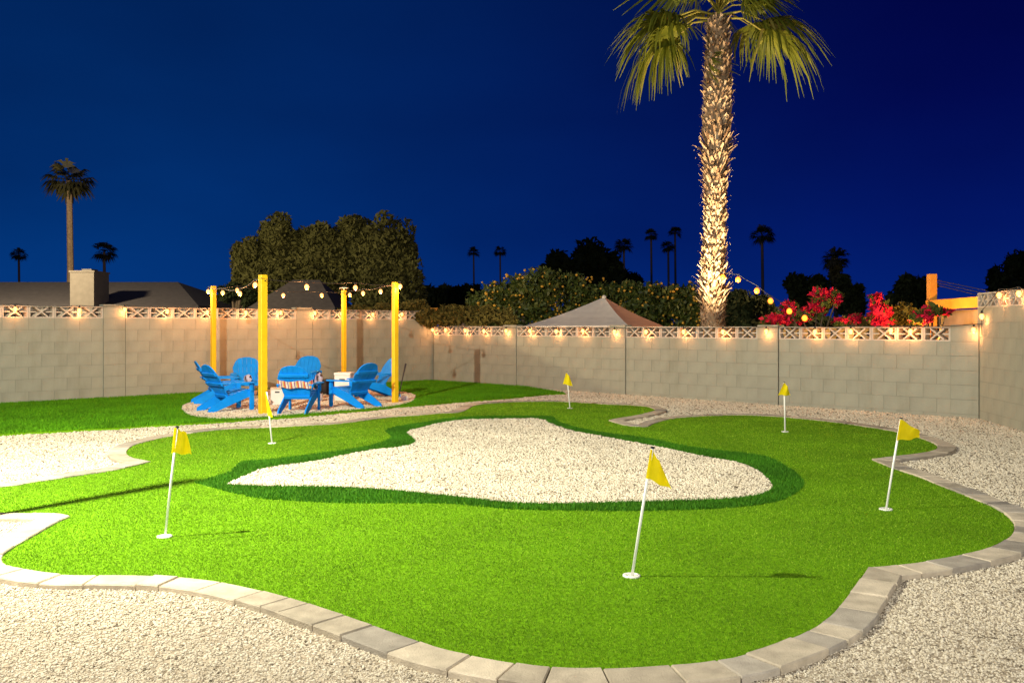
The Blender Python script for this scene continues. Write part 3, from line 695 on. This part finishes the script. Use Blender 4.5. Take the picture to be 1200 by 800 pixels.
# ------------------------------------------------------------ putting flags
def flag(bx, by, tx, ty, cloth, label, h=.175, sh=0.0):
    b_ = at(bx, by, ZT); top = atY(tx, ty, b_.y + .03)
    t = empty("golf_flag", b_, 0, label, "flag", "yellow putting flags")
    v = top - b_; s_ = v.length / .765
    MB().tube([(0, 0, -.02), v * .5, v * .985], .0085 if by > 560 else .0105, 8).build("pole", M['white'], t, True)
    MB().tube([v * .985, v], .0125, 8).build("pole_cap", M['black'], t)
    MB().lathe([(.052, -.004), (.052, .010), (.040, .012), (.034, .004)], 18).build("cup", M['white'], t, True)
    # cloth: hoist edge on the pole, free edge given by offsets in metres (right, away, down)
    (ux, uy, uz), (lx, ly, lz) = cloth
    n, m_ = 8, 6; vs = []
    ax = v.normalized()
    for side in (0, 1):
        for i in range(n + 1):
            a = i / n
            for j in range(m_ + 1):
                c = j / m_
                p0 = v * .985 - ax * (h * c) + Vector((-.014, -.022, 0)) * (1 - a) ** 1.5 + Vector((-sh * c * (1 - a), -.02 * (sh > 0), 0))
                tip_u = v * .975 + Vector((ux, uy, -uz)); tip_l = v * .975 - ax * h + Vector((lx, ly, -lz))
                q = p0.lerp(tip_u.lerp(tip_l, c), a)
                q += Vector((0, .020 * math.sin(a * 7 + c * 2.0) * a + side * .003, .006 * math.sin(a * 9)))
                vs.append(q)
    N = (n + 1) * (m_ + 1); fs = []
    for i in range(n):
        for j in range(m_):
            a = i * (m_ + 1) + j; q = (a, a + 1, a + m_ + 2, a + m_ + 1); fs += [q, tuple(k + N for k in q)[::-1]]
    mb = MB().add(vs, fs); o = mb.build("cloth", M['flag'], t, True)
flag(740, 675, 765, 523, ((.055, .03, .09), (.155, .05, .075)), "largest yellow flag, nearest the camera, in front of the gravel bunker")
flag(193, 629, 208, 499, ((.05, .02, .03), (.10, .05, .015)), "yellow flag at the far left, left of the bunker's tip")
flag(1038, 597, 1056, 489, ((.17, .02, .10), (.20, .03, -.02)), "yellow flag on the right by the notch in the kerb")
flag(920, 506, 919, 447, ((.045, -.03, .06), (.085, .0, .0)), "upright yellow flag on the back right lobe in front of the low wall", .175, .085)
flag(668, 478.5, 664, 436, ((.045, -.03, .05), (.09, .0, .04)), "small far yellow flag at the back middle against the low wall", .20, .075)
flag(319, 519.5, 312.5, 458, ((.03, -.03, .14), (.05, -.03, .02)), "yellow flag overlapping the thick front post on the left lobe", .30)

# ------------------------------------------------------------ foliage
def leaf_cloud(clumps, n, size, shell=.55, up=.0):
    """clumps: (centre, radii); returns V, F, tone of leaf quads"""
    vol = np.array([r_[0] * r_[1] * r_[2] for _, r_ in clumps]) ** .75; vol /= vol.sum()
    idx = rng.choice(len(clumps), n, p=vol)
    c = np.array([tuple(c_) for c_, _ in clumps])[idx]; r_ = np.array([tuple(r2) for _, r2 in clumps])[idx]
    d_ = rng.normal(size=(n, 3)); d_ /= np.linalg.norm(d_, axis=1)[:, None]
    rad = shell + (1 - shell) * rng.random(n) ** .6 + rng.normal(0, .05, n)
    P = c + d_ * r_ * rad[:, None]
    a = rng.normal(size=(n, 3)); a /= np.linalg.norm(a, axis=1)[:, None]
    b_ = np.cross(a, d_ + rng.normal(0, .6, (n, 3))); b_ /= np.maximum(np.linalg.norm(b_, axis=1)[:, None], 1e-6)
    s_ = (size * rng.uniform(.6, 1.4, n))[:, None]
    V = np.stack([P - a * s_, P + b_ * s_ * .45, P + a * s_, P - b_ * s_ * .45], 1).reshape(-1, 3)
    return V, np.arange(4 * n).reshape(-1, 4), np.repeat(np.clip(rng.normal(.5, .28, n), 0, 1), 4)
def sub_clumps(clumps, k, f=.42):
    out = []
    for c, r_ in clumps:
        for _ in range(k):
            d_ = rng.normal(size=3); d_ /= np.linalg.norm(d_); q = np.array(c) + d_ * np.array(r_) * rng.uniform(.45, .78)
            out.append((q, np.array(r_) * f * rng.uniform(.7, 1.25)))
        out.append((c, np.array(r_) * .72))
    return out
def tree(name, base, clumps, n, size, m, label, cat="tree", group=None, trunk=.18, sub=9, shell=.5, stems=4):
    root = empty(name, base, 0, label, cat, group); b0 = np.array(tuple(base))
    cl = [(np.array(c) - b0, np.array(r_)) for c, r_ in clumps]
    sc_ = sub_clumps(cl, sub) if sub else cl
    V, Fc, tn = leaf_cloud(sc_, n, size, shell); ok = V.reshape(-1, 4, 3)[..., 2].min(1) > .02
    link("crown", fast_mesh("crown", V, Fc, m, tn, 4), root)
    cen = np.mean([c for c, _ in cl], axis=0); mb = MB()
    mb.tube([(0, 0, -.1), (cen[0] * .2, cen[1] * .2, cen[2] * .5), tuple(cen)], [trunk, trunk * .75, trunk * .4], 8)
    for k in range(stems):
        q = sc_[(k * 7) % len(sc_)][0]; mb.tube([(cen[0] * .2, cen[1] * .2, cen[2] * .5), tuple((q + cen) / 2 + np.array([0, 0, -.1])), tuple(q)], [trunk * .5, trunk * .3, trunk * .1], 6)
    mb.build("trunk", M['bark'], root); return root
def pc(px, py, Y, rx, ry=None, rd=None):
    """clump from pixel centre, pixel radii"""
    s_ = Y / F; return (tuple(atY(px, py, Y)), (rx * s_, (rd or rx * .8) * s_, (ry or rx) * s_))
def gbase(px, Y): p = atY(px, 381, Y); return (p.x, p.y, 0)
G = "big dense clipped trees behind the far wall"
Yt = 42
tree("ficus_tree", gbase(293, Yt), [pc(294, 300, Yt, 22, 24), pc(300, 330, Yt, 26, 30), pc(283, 345, Yt, 14, 40)], 11959, .12, M['ficus'], "low left shoulder of the dark dense tree row behind the chairs", group=G, shell=.8, sub=26)
tree("ficus_tree", gbase(328, Yt), [pc(328, 282, Yt, 26, 28), pc(330, 320, Yt, 34, 36)], 13799, .12, M['ficus'], "narrow rounded dark tree second from left in the dense row", group=G, shell=.8, sub=26)
tree("ficus_tree", gbase(390, Yt), [pc(375, 287, Yt, 30, 28), pc(412, 284, Yt, 28, 30), pc(390, 325, Yt, 48, 40)], 21850, .12, M['ficus'], "broad flat topped dark tree in the middle of the dense row", group=G, shell=.8, sub=26)
tree("ficus_tree", gbase(458, Yt - 1), [pc(456, 284, Yt - 1, 32, 38), pc(470, 318, Yt - 1, 28, 40), pc(448, 325, Yt - 1, 30, 38), pc(455, 352, Yt - 1, 42, 22)], 21850, .12, M['ficus'], "tallest dark dense tree at the right end of the row", group=G, shell=.8, sub=26)
tree("dark_shrub", gbase(275, 36), [pc(272, 344, 36, 16, 14), pc(292, 346, 36, 12, 14)], 1600, .12, M['darkleaf'], "small dark shrub top left of the thick yellow post", "shrub")
# citrus trees behind the low wall
Gc = "citrus trees behind the low wall"
Yc = 27
def citrus(px, Y, cl, n, label):
    t = tree("citrus_tree", gbase(px, Y), [pc(*c) for c in cl], n, .085, M['citrus'], label, group=Gc, sub=12, shell=.45)
    b0 = np.array(gbase(px, Y)); V = []; Fs = []; o = 0
    for c in cl:
        ce, r_ = pc(*c)
        for _ in range(int(8 + c[3] * .5)):
            d_ = rng.normal(size=3); d_ /= np.linalg.norm(d_); d_[1] = -abs(d_[1]); q = np.array(ce) + d_ * np.array(r_) * rng.uniform(.85, 1.05) - b0
            V.append(OCT_V * rng.uniform(.035, .055) + q); Fs.append(OCT_F + o); o += 6
    ob = link("fruit", fast_mesh("fruit", np.concatenate(V), np.concatenate(Fs), M['fruit']), t); ob["kind"] = "stuff"
citrus(605, Yc, [(590, 345, Yc, 36, 26), (625, 338, Yc, 34, 26), (575, 358, Yc, 30, 26), (608, 362, Yc, 44, 26), (590, 384, Yc, 44, 14), (642, 373, Yc, 22, 16)], 9000, "large leafy citrus tree with yellow fruit left of the tent")
citrus(690, Yc + 1.5, [(668, 345, Yc + 1.5, 36, 26), (700, 350, Yc + 1.5, 34, 26), (690, 364, Yc + 1.5, 46, 22), (690, 385, Yc + 1.5, 60, 12)], 8000, "citrus tree rising behind the tent's peak")
citrus(760, Yc, [(745, 352, Yc, 32, 24), (775, 353, Yc, 28, 24), (760, 366, Yc, 42, 22), (775, 385, Yc, 40, 12)], 7500, "citrus tree with orange fruit to the right of the tent")
citrus(805, Yc - 1, [(802, 354, Yc - 1, 24, 26), (815, 365, Yc - 1, 24, 24), (812, 384, Yc - 1, 28, 12)], 4500, "smaller citrus tree just left of the tall palm trunk")
tree("dark_bush", gbase(880, 25), [pc(868, 358, 25, 26, 26), pc(892, 366, 25, 26, 22), pc(858, 370, 25, 24, 20), pc(875, 384, 25, 36, 12)], 6000, .09, M['darkleaf'], "dark bush between the palm trunk and the amber lights", "bush")
# hedge lit orange by the wall corner
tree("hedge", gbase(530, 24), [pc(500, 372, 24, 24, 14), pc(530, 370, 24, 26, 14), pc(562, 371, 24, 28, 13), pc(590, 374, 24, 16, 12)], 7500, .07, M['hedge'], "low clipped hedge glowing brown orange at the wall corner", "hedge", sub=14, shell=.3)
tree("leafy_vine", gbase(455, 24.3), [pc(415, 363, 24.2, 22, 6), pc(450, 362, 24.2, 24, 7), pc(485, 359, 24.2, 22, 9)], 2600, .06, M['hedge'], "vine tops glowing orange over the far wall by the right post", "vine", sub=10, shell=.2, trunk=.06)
# bougainvilleas
def boug(px, Y, cl, n, label, leaf=.3):
    root = empty("bougainvillea", gbase(px, Y), 0, label, "shrub", "red bougainvilleas behind the low wall"); b0 = np.array(gbase(px, Y))
    c2 = [(np.array(c) - b0, np.array(r_)) for c, r_ in (pc(*q) for q in cl)]
    sc_ = sub_clumps(c2, 10, .38)
    V, Fc, tn = leaf_cloud(sc_, n, .075, .3); link("bracts", fast_mesh("bracts", V, Fc, M['bract'], tn, 4), root)
    V, Fc, tn = leaf_cloud(sub_clumps(c2, 8, .4), int(n * leaf), .08, .2); link("leaves", fast_mesh("leaves", V, Fc, M['bleaf'], tn, 4), root)
    mb = MB()
    for k in range(9):
        q = sc_[(k * 5) % len(sc_)][0]; mb.tube([(0, 0, -.05), (q[0] * .3, q[1] * .3, q[2] * .55), tuple(q)], [.03, .022, .008], 6)
    mb.build("stem", M['bark'], root)
boug(955, 19, [(940, 368, 19, 20, 12), (962, 355, 19, 14, 18), (978, 349, 19, 8, 13), (925, 362, 19, 12, 10), (905, 375, 19, 20, 6)], 1500, "wide red bougainvillea under the amber string lights", .75)
boug(1030, 18, [(1030, 366, 18, 15, 18), (1026, 352, 18, 9, 9), (1034, 375, 18, 14, 10)], 1700, "dense crimson bougainvillea ball above the low wall", .15)
boug(1092, 16.5, [(1092, 364, 16.5, 11, 8), (1108, 365, 16.5, 6, 4), (1080, 372, 16.5, 14, 8)], 420, "small red flowers in front of the orange beam", .9)
boug(990, 18.5, [(988, 376, 18.5, 12, 6), (1003, 374, 18.5, 8, 6)], 260, "low red sprig between the two larger bougainvilleas", .9)
# neighbour's dry golden shrub
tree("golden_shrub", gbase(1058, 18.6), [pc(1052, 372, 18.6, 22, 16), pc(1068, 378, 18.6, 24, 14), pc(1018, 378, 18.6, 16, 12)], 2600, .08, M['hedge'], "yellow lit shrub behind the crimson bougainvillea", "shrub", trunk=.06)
# dark distant trees
Gd = "dark distant trees on the skyline"
tree('low_hedge', gbase(940, 26), [pc(900, 380, 26, 30, 8), pc(950, 379, 26, 40, 9), pc(1010, 380, 26, 40, 8), pc(1068, 379, 26, 34, 9)], 4500, .09, M['darkleaf'], 'low dark hedge behind the red bougainvilleas', 'hedge', trunk=.05, sub=12, shell=.2)
def dark(px, Y, cl, n, size, label): tree("dark_tree", gbase(px, Y), [pc(*c) for c in cl], n, size, M['darkleaf'], label, group=Gd, sub=24, shell=.35)
dark(530, 70, [(525, 352, 70, 30, 20), (505, 350, 70, 18, 14), (548, 352, 70, 20, 20)], 4500, .3, "low dark trees on the skyline right of the tallest dense tree")
dark(690, 60, [(655, 318, 60, 22, 22), (690, 305, 60, 26, 24), (712, 318, 60, 22, 28), (640, 330, 60, 18, 18), (700, 340, 60, 40, 22)], 6500, .26, "black spreading tree above the tent and citrus")
dark(740, 75, [(735, 330, 75, 18, 14)], 1300, .28, "small dark treetop right of the black spreading tree")
dark(945, 62, [(935, 335, 62, 16, 16), (957, 336, 62, 14, 15), (945, 358, 62, 28, 22)], 3600, .26, "twin domed dark tree between the palm and the red shrub")
dark(992, 58, [(988, 345, 58, 10, 28), (1002, 355, 58, 12, 28)], 2400, .25, "dark slim tree below the shaggy palm on the right")
dark(1063, 52, [(1062, 340, 52, 14, 20), (1082, 345, 52, 16, 20), (1052, 350, 52, 12, 18), (1066, 365, 52, 34, 20)], 4200, .22, "dark rounded tree left of the orange post")
dark(1180, 70, [(1190, 312, 70, 16, 18), (1180, 335, 70, 26, 16), (1165, 325, 70, 10, 12), (1205, 330, 70, 20, 24)], 3000, .28, "dark tree above the right wall at the picture's edge")

# ------------------------------------------------------------ palms
def fan_leaf(segs_n, pet, rad, droop, spread, seed):
    """fan palm leaf in local +X: petiole then pleated blade with drooping split tips; returns blade (V,F,tone) and petiole MB"""
    r_ = np.random.default_rng(seed); V = []; Fs = []; tone = []
    hub = np.array([pet, 0, 0.0]); hub[2] = -.25 * droop * pet
    for k in range(segs_n):
        a = -spread / 2 + spread * k / (segs_n - 1) + r_.normal(0, .02); L = rad * (.72 + .34 * math.cos(a * .8)) * r_.uniform(.70, 1.10)
        dirv = np.array([math.cos(a), math.sin(a), 0]); side = np.array([-math.sin(a), math.cos(a), 0]); prev = None
        for i in range(6):
            t = i / 5; w_ = L * .034 * (1 - t) ** .6 * (1 if t > 0 else .4) + .004
            z = -.18 * droop * (t * L) - droop * .62 * L * max(0, t - .35) ** 1.6 * 1.5 + .04 * (k % 2) * t
            p = hub + dirv * (t * L * (1 - .25 * droop * max(0, t - .4))) + np.array([0, 0, z]) + r_.normal(0, .012, 3) * t
            V += [p - side * w_, p + side * w_]
            if i: Fs.append((len(V) - 4, len(V) - 3, len(V) - 1, len(V) - 2))
        tone += [min(1, max(0, r_.normal(.42, .22)))] * 12
    mb = MB(); mb.tube([(0, 0, 0), (pet * .5, 0, .02), tuple(hub)], [.035, .024, .016], 6)
    return np.array(V), np.array(Fs), np.array(tone), mb
def big_palm():
    Y = 20.8; base = Vector(gbase(835, Y)); root = empty("tall_palm", base, 0, "tall lit fan palm with a shaggy trunk behind the low wall", "palm tree")
    prof = [(835, 470, 17), (835, 385, 16.5), (836, 340, 17), (836, 310, 17.5), (838, 275, 15), (838, 230, 15.5), (839, 185, 17), (840, 150, 20), (841, 110, 20), (841, 70, 17.5), (841, 40, 16), (842, 20, 14)]
    pts = [atY(x, y, Y) - base for x, y, _ in prof]; pts[0].z = -.05; rad = [q[2] * .84 * Y / F for q in prof]
    MB().tube(pts, [r_ * .88 for r_ in rad], 14).build("trunk", M['palm_trunk'], root, True)
    zs = [p.z for p in pts]; V = []; Fs = []; tn = []
    z = .7; k = 0
    while z < zs[-1] - .1:
        r_ = np.interp(z, zs, rad); cx = np.interp(z, zs, [p.x for p in pts]); n = 15
        shag = 1.0 + .9 * max(0, 1 - abs(z - 2.3) / .5) + .7 * max(0, 1 - abs(z - 5.4) / .8)
        for i in range(n):
            a = 2 * math.pi * (i + (k % 2) * .5) / n + rng.normal(0, .12); ln = rng.uniform(.06, .19) * shag; out = rng.uniform(.25, .75) * (.6 + .5 * shag)
            w0 = rng.uniform(.022, .055); d_ = np.array([math.cos(a), math.sin(a), 0]); s_ = np.array([-math.sin(a), math.cos(a), 0]); zz = z + rng.normal(0, .03)
            b_ = np.array([cx, 0, zz]) + d_ * r_ * .84; tip = b_ + d_ * ln * out + np.array([0, 0, ln * (1.1 - .5 * out)]) + s_ * rng.normal(0, .03)
            o = len(V); V += [b_ - s_ * w0, b_ + s_ * w0, b_ + d_ * .05 - s_ * w0 * .8 + np.array([0, 0, .05]), b_ + d_ * .05 + s_ * w0 * .8 + np.array([0, 0, .05]), tip - s_ * w0 * .45, tip + s_ * w0 * .45, tip + d_ * .02 - np.array([0, 0, .03])]
            Fs += [(o, o + 1, o + 3), (o, o + 3, o + 2), (o + 2, o + 3, o + 5), (o + 2, o + 5, o + 4), (o + 4, o + 5, o + 6), (o, o + 2, o + 4), (o + 1, o + 5, o + 3)]
            tn += [min(1, max(0, rng.normal(.5, .28)))] * 7
        z += .058; k += 1
    ob = link("leaf_bases", fast_mesh("leaf_bases", np.array(V), np.array(Fs), M['boot'], np.array(tn)), root); ob["kind"] = "stuff"
    hub = pts[-1] + Vector((0, 0, -.02))
    meshes = []
    for sd, (pet, rad_, dr_) in enumerate(((1.05, 1.45, 1.0), (1.15, 1.5, 1.25), (.95, 1.35, .8))):
        V, Fs, tn, mb = fan_leaf(46, pet, rad_, dr_, R(250), sd + 3)
        meshes.append((fast_mesh("frond_blade", V, Fs, M['frond'], tn, 4), mb.mesh("petiole", M['petiole'], True)))
    # (azimuth, pitch up, variant, twist): the low skirt is what the photo shows, the rest crowns it
    spec = [(186, 10, 1, 14, 1), (174, -8, 1, -10, 1), (194, -4, 1, 18, .95), (207, 36, 0, 6, 1), (352, -4, 1, -8, 1), (8, 12, 1, -8, .95), (342, 40, 0, 8, .9), (152, -66, 0, 0, .62), (150, 16, 0, 6, 1), (34, 12, 0, -6, .9), (316, 30, 0, 30, .62), (294, 36, 0, 10, .6), (332, 22, 0, 12, .66), (236, 46, 0, 0, .7), (262, 40, 0, -10, .6), (320, 56, 0, 0, .9), (0, 48, 2, 0, 1), (95, 30, 2, 0, 1), (180, 48, 2, 0, 1), (275, 62, 2, 0, 1), (50, 45, 2, 0, 1), (140, 50, 2, 0, 1), (220, 62, 2, 0, 1), (330, 68, 2, 0, 1)]
    for az, pit, vi, tw_, fs_ in spec:
        bm_, pm_ = meshes[vi]
        o = link("frond", bm_, root, hub + Vector((0, 0, pit * .004)))
        o.rotation_mode = 'QUATERNION'
        o.rotation_quaternion = (Matrix.Rotation(R(az), 3, 'Z') @ Matrix.Rotation(-R(pit), 3, 'Y') @ Matrix.Rotation(R(tw_), 3, 'X')).to_quaternion()
        s_ = rng.uniform(.95, 1.05) * fs_; o.scale = (s_, s_, s_)
        link("petiole", pm_, o)
big_palm()
def far_palm(px, ytop, wpx, ybase, Y, label, trunk_px=4, shag=False):
    base = Vector(gbase(px, Y)); root = empty("fan_palm", base, 0, label, "palm tree", "distant fan palms"); s_ = Y / F
    zt = EYE - (ytop - HOR) * s_; r_ = wpx * s_ / 2; hub = zt - r_ * .85
    tr = trunk_px * s_ / 2
    MB().tube([(0, 0, -.1), (tr * .4, 0, hub * .5), (0, 0, hub)], [tr * 1.1, tr * .9, tr * .8], 8).build("trunk", M['palm_trunk'], root)
    V = []; Fs = []; tn = []
    nl = 46
    for k in range(nl):
        el = math.asin(rng.uniform(-.62, 1)); az = rng.uniform(0, 6.28); d_ = np.array([math.cos(az) * math.cos(el), math.sin(az) * math.cos(el), math.sin(el)])
        s2 = np.array([-math.sin(az), math.cos(az), 0]); h0 = np.array([0, 0, hub]); pl = r_ * rng.uniform(.38, .5)
        c = h0 + d_ * pl; up_ = np.cross(d_, s2)
        for j in range(9):
            a = (j - 4) * .36; q = d_ * math.cos(a) + s2 * math.sin(a); L = r_ * rng.uniform(.42, .62) * (1 if abs(j - 4) < 3 else .75)
            e = c + q * L + np.array([0, 0, -L * .42]); m_ = c + q * L * .55; wv = np.cross(q, up_) * L * .09
            o = len(V); V += [c, m_ - wv, e, m_ + wv]; Fs.append((o, o + 1, o + 2, o + 3)); tn += [rng.random()] * 4
        o = len(V); V += [h0 - s2 * r_ * .012, h0 + s2 * r_ * .012, c + s2 * r_ * .012, c - s2 * r_ * .012]; Fs.append((o, o + 1, o + 2, o + 3)); tn += [.3] * 4
    link("crown", fast_mesh("crown", np.array(V), np.array(Fs), M['farpalm'], np.array(tn), 4), root)
    if shag:
        V, Fc, t_ = leaf_cloud([((0, 0, hub - r_ * .9), (r_ * .45, r_ * .45, r_ * 1.2))], 500, r_ * .16, .2)
        link("dead_skirt", fast_mesh("dead_skirt", V, Fc, M['farpalm'], t_, 4), root)
for a in ((81, 184, 66, 0, 43, "tall brownish palm rising high at the far left", 8, False), (22, 289, 22, 0, 120, "tiny palm at the far left edge", 3, False),
          (122, 281, 34, 0, 95, "small palm right of the chimney", 4, False), (555, 288, 18, 0, 130, "small palm left of the pair above the citrus tree", 2.5, False),
          (586, 287, 18, 0, 130, "small palm right of the pair above the citrus tree", 2.5, False), (731, 277, 27, 0, 115, "bushy small palm above the tent's right side", 3, False),
          (763, 267, 20, 0, 115, "slim palm second from left in the group near the trunk", 3, False), (783, 280, 21, 0, 110, "lower palm of the close pair left of the trunk", 3, False),
          (791, 264, 20, 0, 125, "higher palm of the close pair left of the trunk", 3, False), (893, 262, 34, 0, 100, "lone palm just right of the big palm trunk", 4, False),
          (979, 287, 38, 0, 72, "shaggy palm above the red bougainvillea", 6, True)):
    far_palm(a[0], a[1], a[2], a[3], a[4], a[5], a[6], a[7])

# ------------------------------------------------------------ neighbours' houses, tent, carport
def hip_roof(mb, x0, x1, y0, y1, z0, z1, inset, t=.18):
    yc = (y0 + y1) / 2
    mb.add([(x0, y0, z0), (x1, y0, z0), (x1, y1, z0), (x0, y1, z0), (x0 + inset, yc, z1), (x1 - inset, yc, z1), (x0, y0, z0 - t), (x1, y0, z0 - t), (x1, y1, z0 - t), (x0, y1, z0 - t)],
           [(0, 1, 5, 4), (1, 2, 5), (2, 3, 4, 5), (3, 0, 4), (6, 7, 1, 0), (7, 8, 2, 1), (8, 9, 3, 2), (9, 6, 0, 3), (9, 8, 7, 6)])
def house(x0, x1, y0, y1, ze, zr, inset, roofm, label, chim=None):
    o = Vector((x0, y0, 0)); root = empty("house", o, 0, label, "house")
    wd, dp = x1 - x0, y1 - y0
    MB().box((wd / 2, dp / 2, (ze - .19) / 2), (wd - 1.0, dp - 1.0, ze - .19)).build("wall", M['stucco_d'], root)
    mb = MB(); hip_roof(mb, 0, wd, 0, dp, ze, zr, inset); rf = mb.build("roof", roofm, root)
    for k in range(4):
        xw = wd * (k + .5) / 4; wn = MB(); wn.box((xw, .49, ze * .5), (1.2, .06, 1.0)).build("window", M['stucco'], root)
        MB().box((xw, .455, ze * .5), (1.0, .04, .8)).build("pane", M['char'], root)
    if chim:
        cx, cy, cw, cd, cz = chim; cx -= x0; cy -= y0
        ch = MB().box((cx, cy, cz / 2 + .8), (cw, cd, cz - 1.6)).build("chimney", M['chimney'], root)
        MB().box((cx, cy, cz + .03), (cw + .06, cd + .06, .06)).build("chimney_top", M['chimney'], ch)
        MB().box((cx, cy, cz + .10), (cw * .42, cd * .42, .08)).build("chimney_cap", M['char'], ch)
xr = atY(238, 357, 33).x; yb = 36.5
zr = EYE - (331 - HOR) / F * yb
cwid = 28 / F * 32
house(-27, xr, 32.5, 40.5, EYE - (358 - HOR) / F * 32.5, zr + .02, 2.2, M['roof'], "dark low roofed house with a pale chimney behind the left wall", (atY(96, 350, 32).x, 32.6, cwid, 1.2, EYE - (319 - HOR) / F * 32))
x0 = atY(305, 350, 33).x; x1 = atY(402, 350, 33).x
house(x0, x1, 31.5, 36.0, EYE - (360 - HOR) / F * 31.5, EYE - (328 - HOR) / F * 33.75, 1.0, M['roof2'], "small grey hip roof behind the middle of the far wall")
# tent
Yg = 24
apex = atY(708, 348, Yg + .4); c0 = atY(612, 382.5, Yg - .6); c1 = atY(736, 381, Yg - 1.4); c2 = atY(778, 382, Yg + 1.2)
c3 = c0 + (c2 - c1); c3.z = c0.z
tr_ = empty("gazebo_tent", (apex.x, apex.y, 0), 0, "white peaked tent canopy with a peach lit side behind the low wall", "tent"); o = Vector(tr_.location)
cs = [c0, c1, c2, c3]
for k, m in ((0, 'canvas'), (1, 'canvas_warm'), (2, 'canvas_warm'), (3, 'canvas')):
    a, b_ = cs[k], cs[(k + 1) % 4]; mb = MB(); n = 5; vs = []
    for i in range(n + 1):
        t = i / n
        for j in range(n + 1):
            s_ = j / n; q = apex.lerp(a.lerp(b_, s_), t) - o; q.z -= .10 * math.sin(t * math.pi) * 1.0 * (.5 + .5 * math.sin(s_ * math.pi)) ; vs.append(q)
    for j in range(n + 1):
        q = a.lerp(b_, j / n) - o; q.z -= .16; vs.append(q)
    fs = [(i * (n + 1) + j, (i + 1) * (n + 1) + j, (i + 1) * (n + 1) + j + 1, i * (n + 1) + j + 1) for i in range(n + 1) for j in range(n)]
    mb.add(vs, fs).build("canopy_panel", M[m], tr_)
for q in cs: MB().tube([(q.x - o.x, q.y - o.y, -.02), (q.x - o.x, q.y - o.y, q.z)], .03, 8).build("leg", M['char'], tr_)
MB().lathe([(.05, apex.z - .04), (.06, apex.z + .02), (.02, apex.z + .05)], 10).build("finial", M['canvas'], tr_)
# orange carport at right
Yq = 18.4
q0 = atY(1088, 352, Yq); q1 = atY(1165, 355, Yq - 2.2)
cr = empty("orange_carport", (q0.x, q0.y, 0), 0, "orange lit beam and upright post behind the right end of the low wall", "carport"); o = Vector(cr.location)
zt = EYE - (352 - HOR) / F * Yq; zu = EYE - (321 - HOR) / F * Yq
dv = (q1 - q0); dv.z = 0
MB().bar((0, 0, zt - .10), (dv.x, dv.y, zt - .07), .12, .20, ch=.006).build("beam", M['orange'], cr)
MB().cbox((.07, .0, zu / 2), (.15, .15, zu), .006).build("post", M['orange'], cr)
nv = Vector((-dv.y, dv.x, 0)).normalized() * 1.0
MB().bar((nv.x, nv.y, zt - .05), (dv.x + nv.x, dv.y + nv.y, zt - .05), 1.8, .05).build("roof_deck", M['stucco_d'], cr)
MB().bar((.45, .35, .9), (dv.x + .2, dv.y + .35, .9), .15, 1.8).build("back_panel", M['stucco_p'], cr)
MB().cbox((dv.x, dv.y, (zt - .2) / 2), (.14, .14, zt - .2), .006).build("post", M['orange'], cr)
for k in range(3):
    MB().tube([(.14, 0, zu - .12 - k * .05), (.14 + (dv.x - .14) * .9, dv.y * .9, zt + .12 - k * .06)], .007, 5).build("guy_wire", M['char'], cr)
# orange gatepost at the corner of the two walls
p = C + uL * .45 + Vector((.12, .1, 0)); hp = EYE - (362 - HOR) / F * p.y
gp = empty("corner_post", (atY(508.5, 381, p.y).x, p.y, 0), R(20), "short orange lit post standing behind the wall corner", "post")
MB().cbox((0, 0, hp / 2), (.14, .14, hp), .006).build("post", M['orange'], gp)
MB().cbox((0, 0, hp + .015), (.17, .17, .03), .004).build("cap", M['orange'], gp)

# unseen post, added just left of the view to cast its shadow across the green
t = empty("shadow_post", (-4.32, 6.55, 0), R(20), "slim unseen post added left of the putting green to cast a shadow", "post")
MB().cbox((0, 0, 1.8), (.055, .055, 3.6), .004).build("post", M['stucco_d'], t)
MB().box((0, 0, .05), (.24, .24, .10)).build("base", M['char'], t)
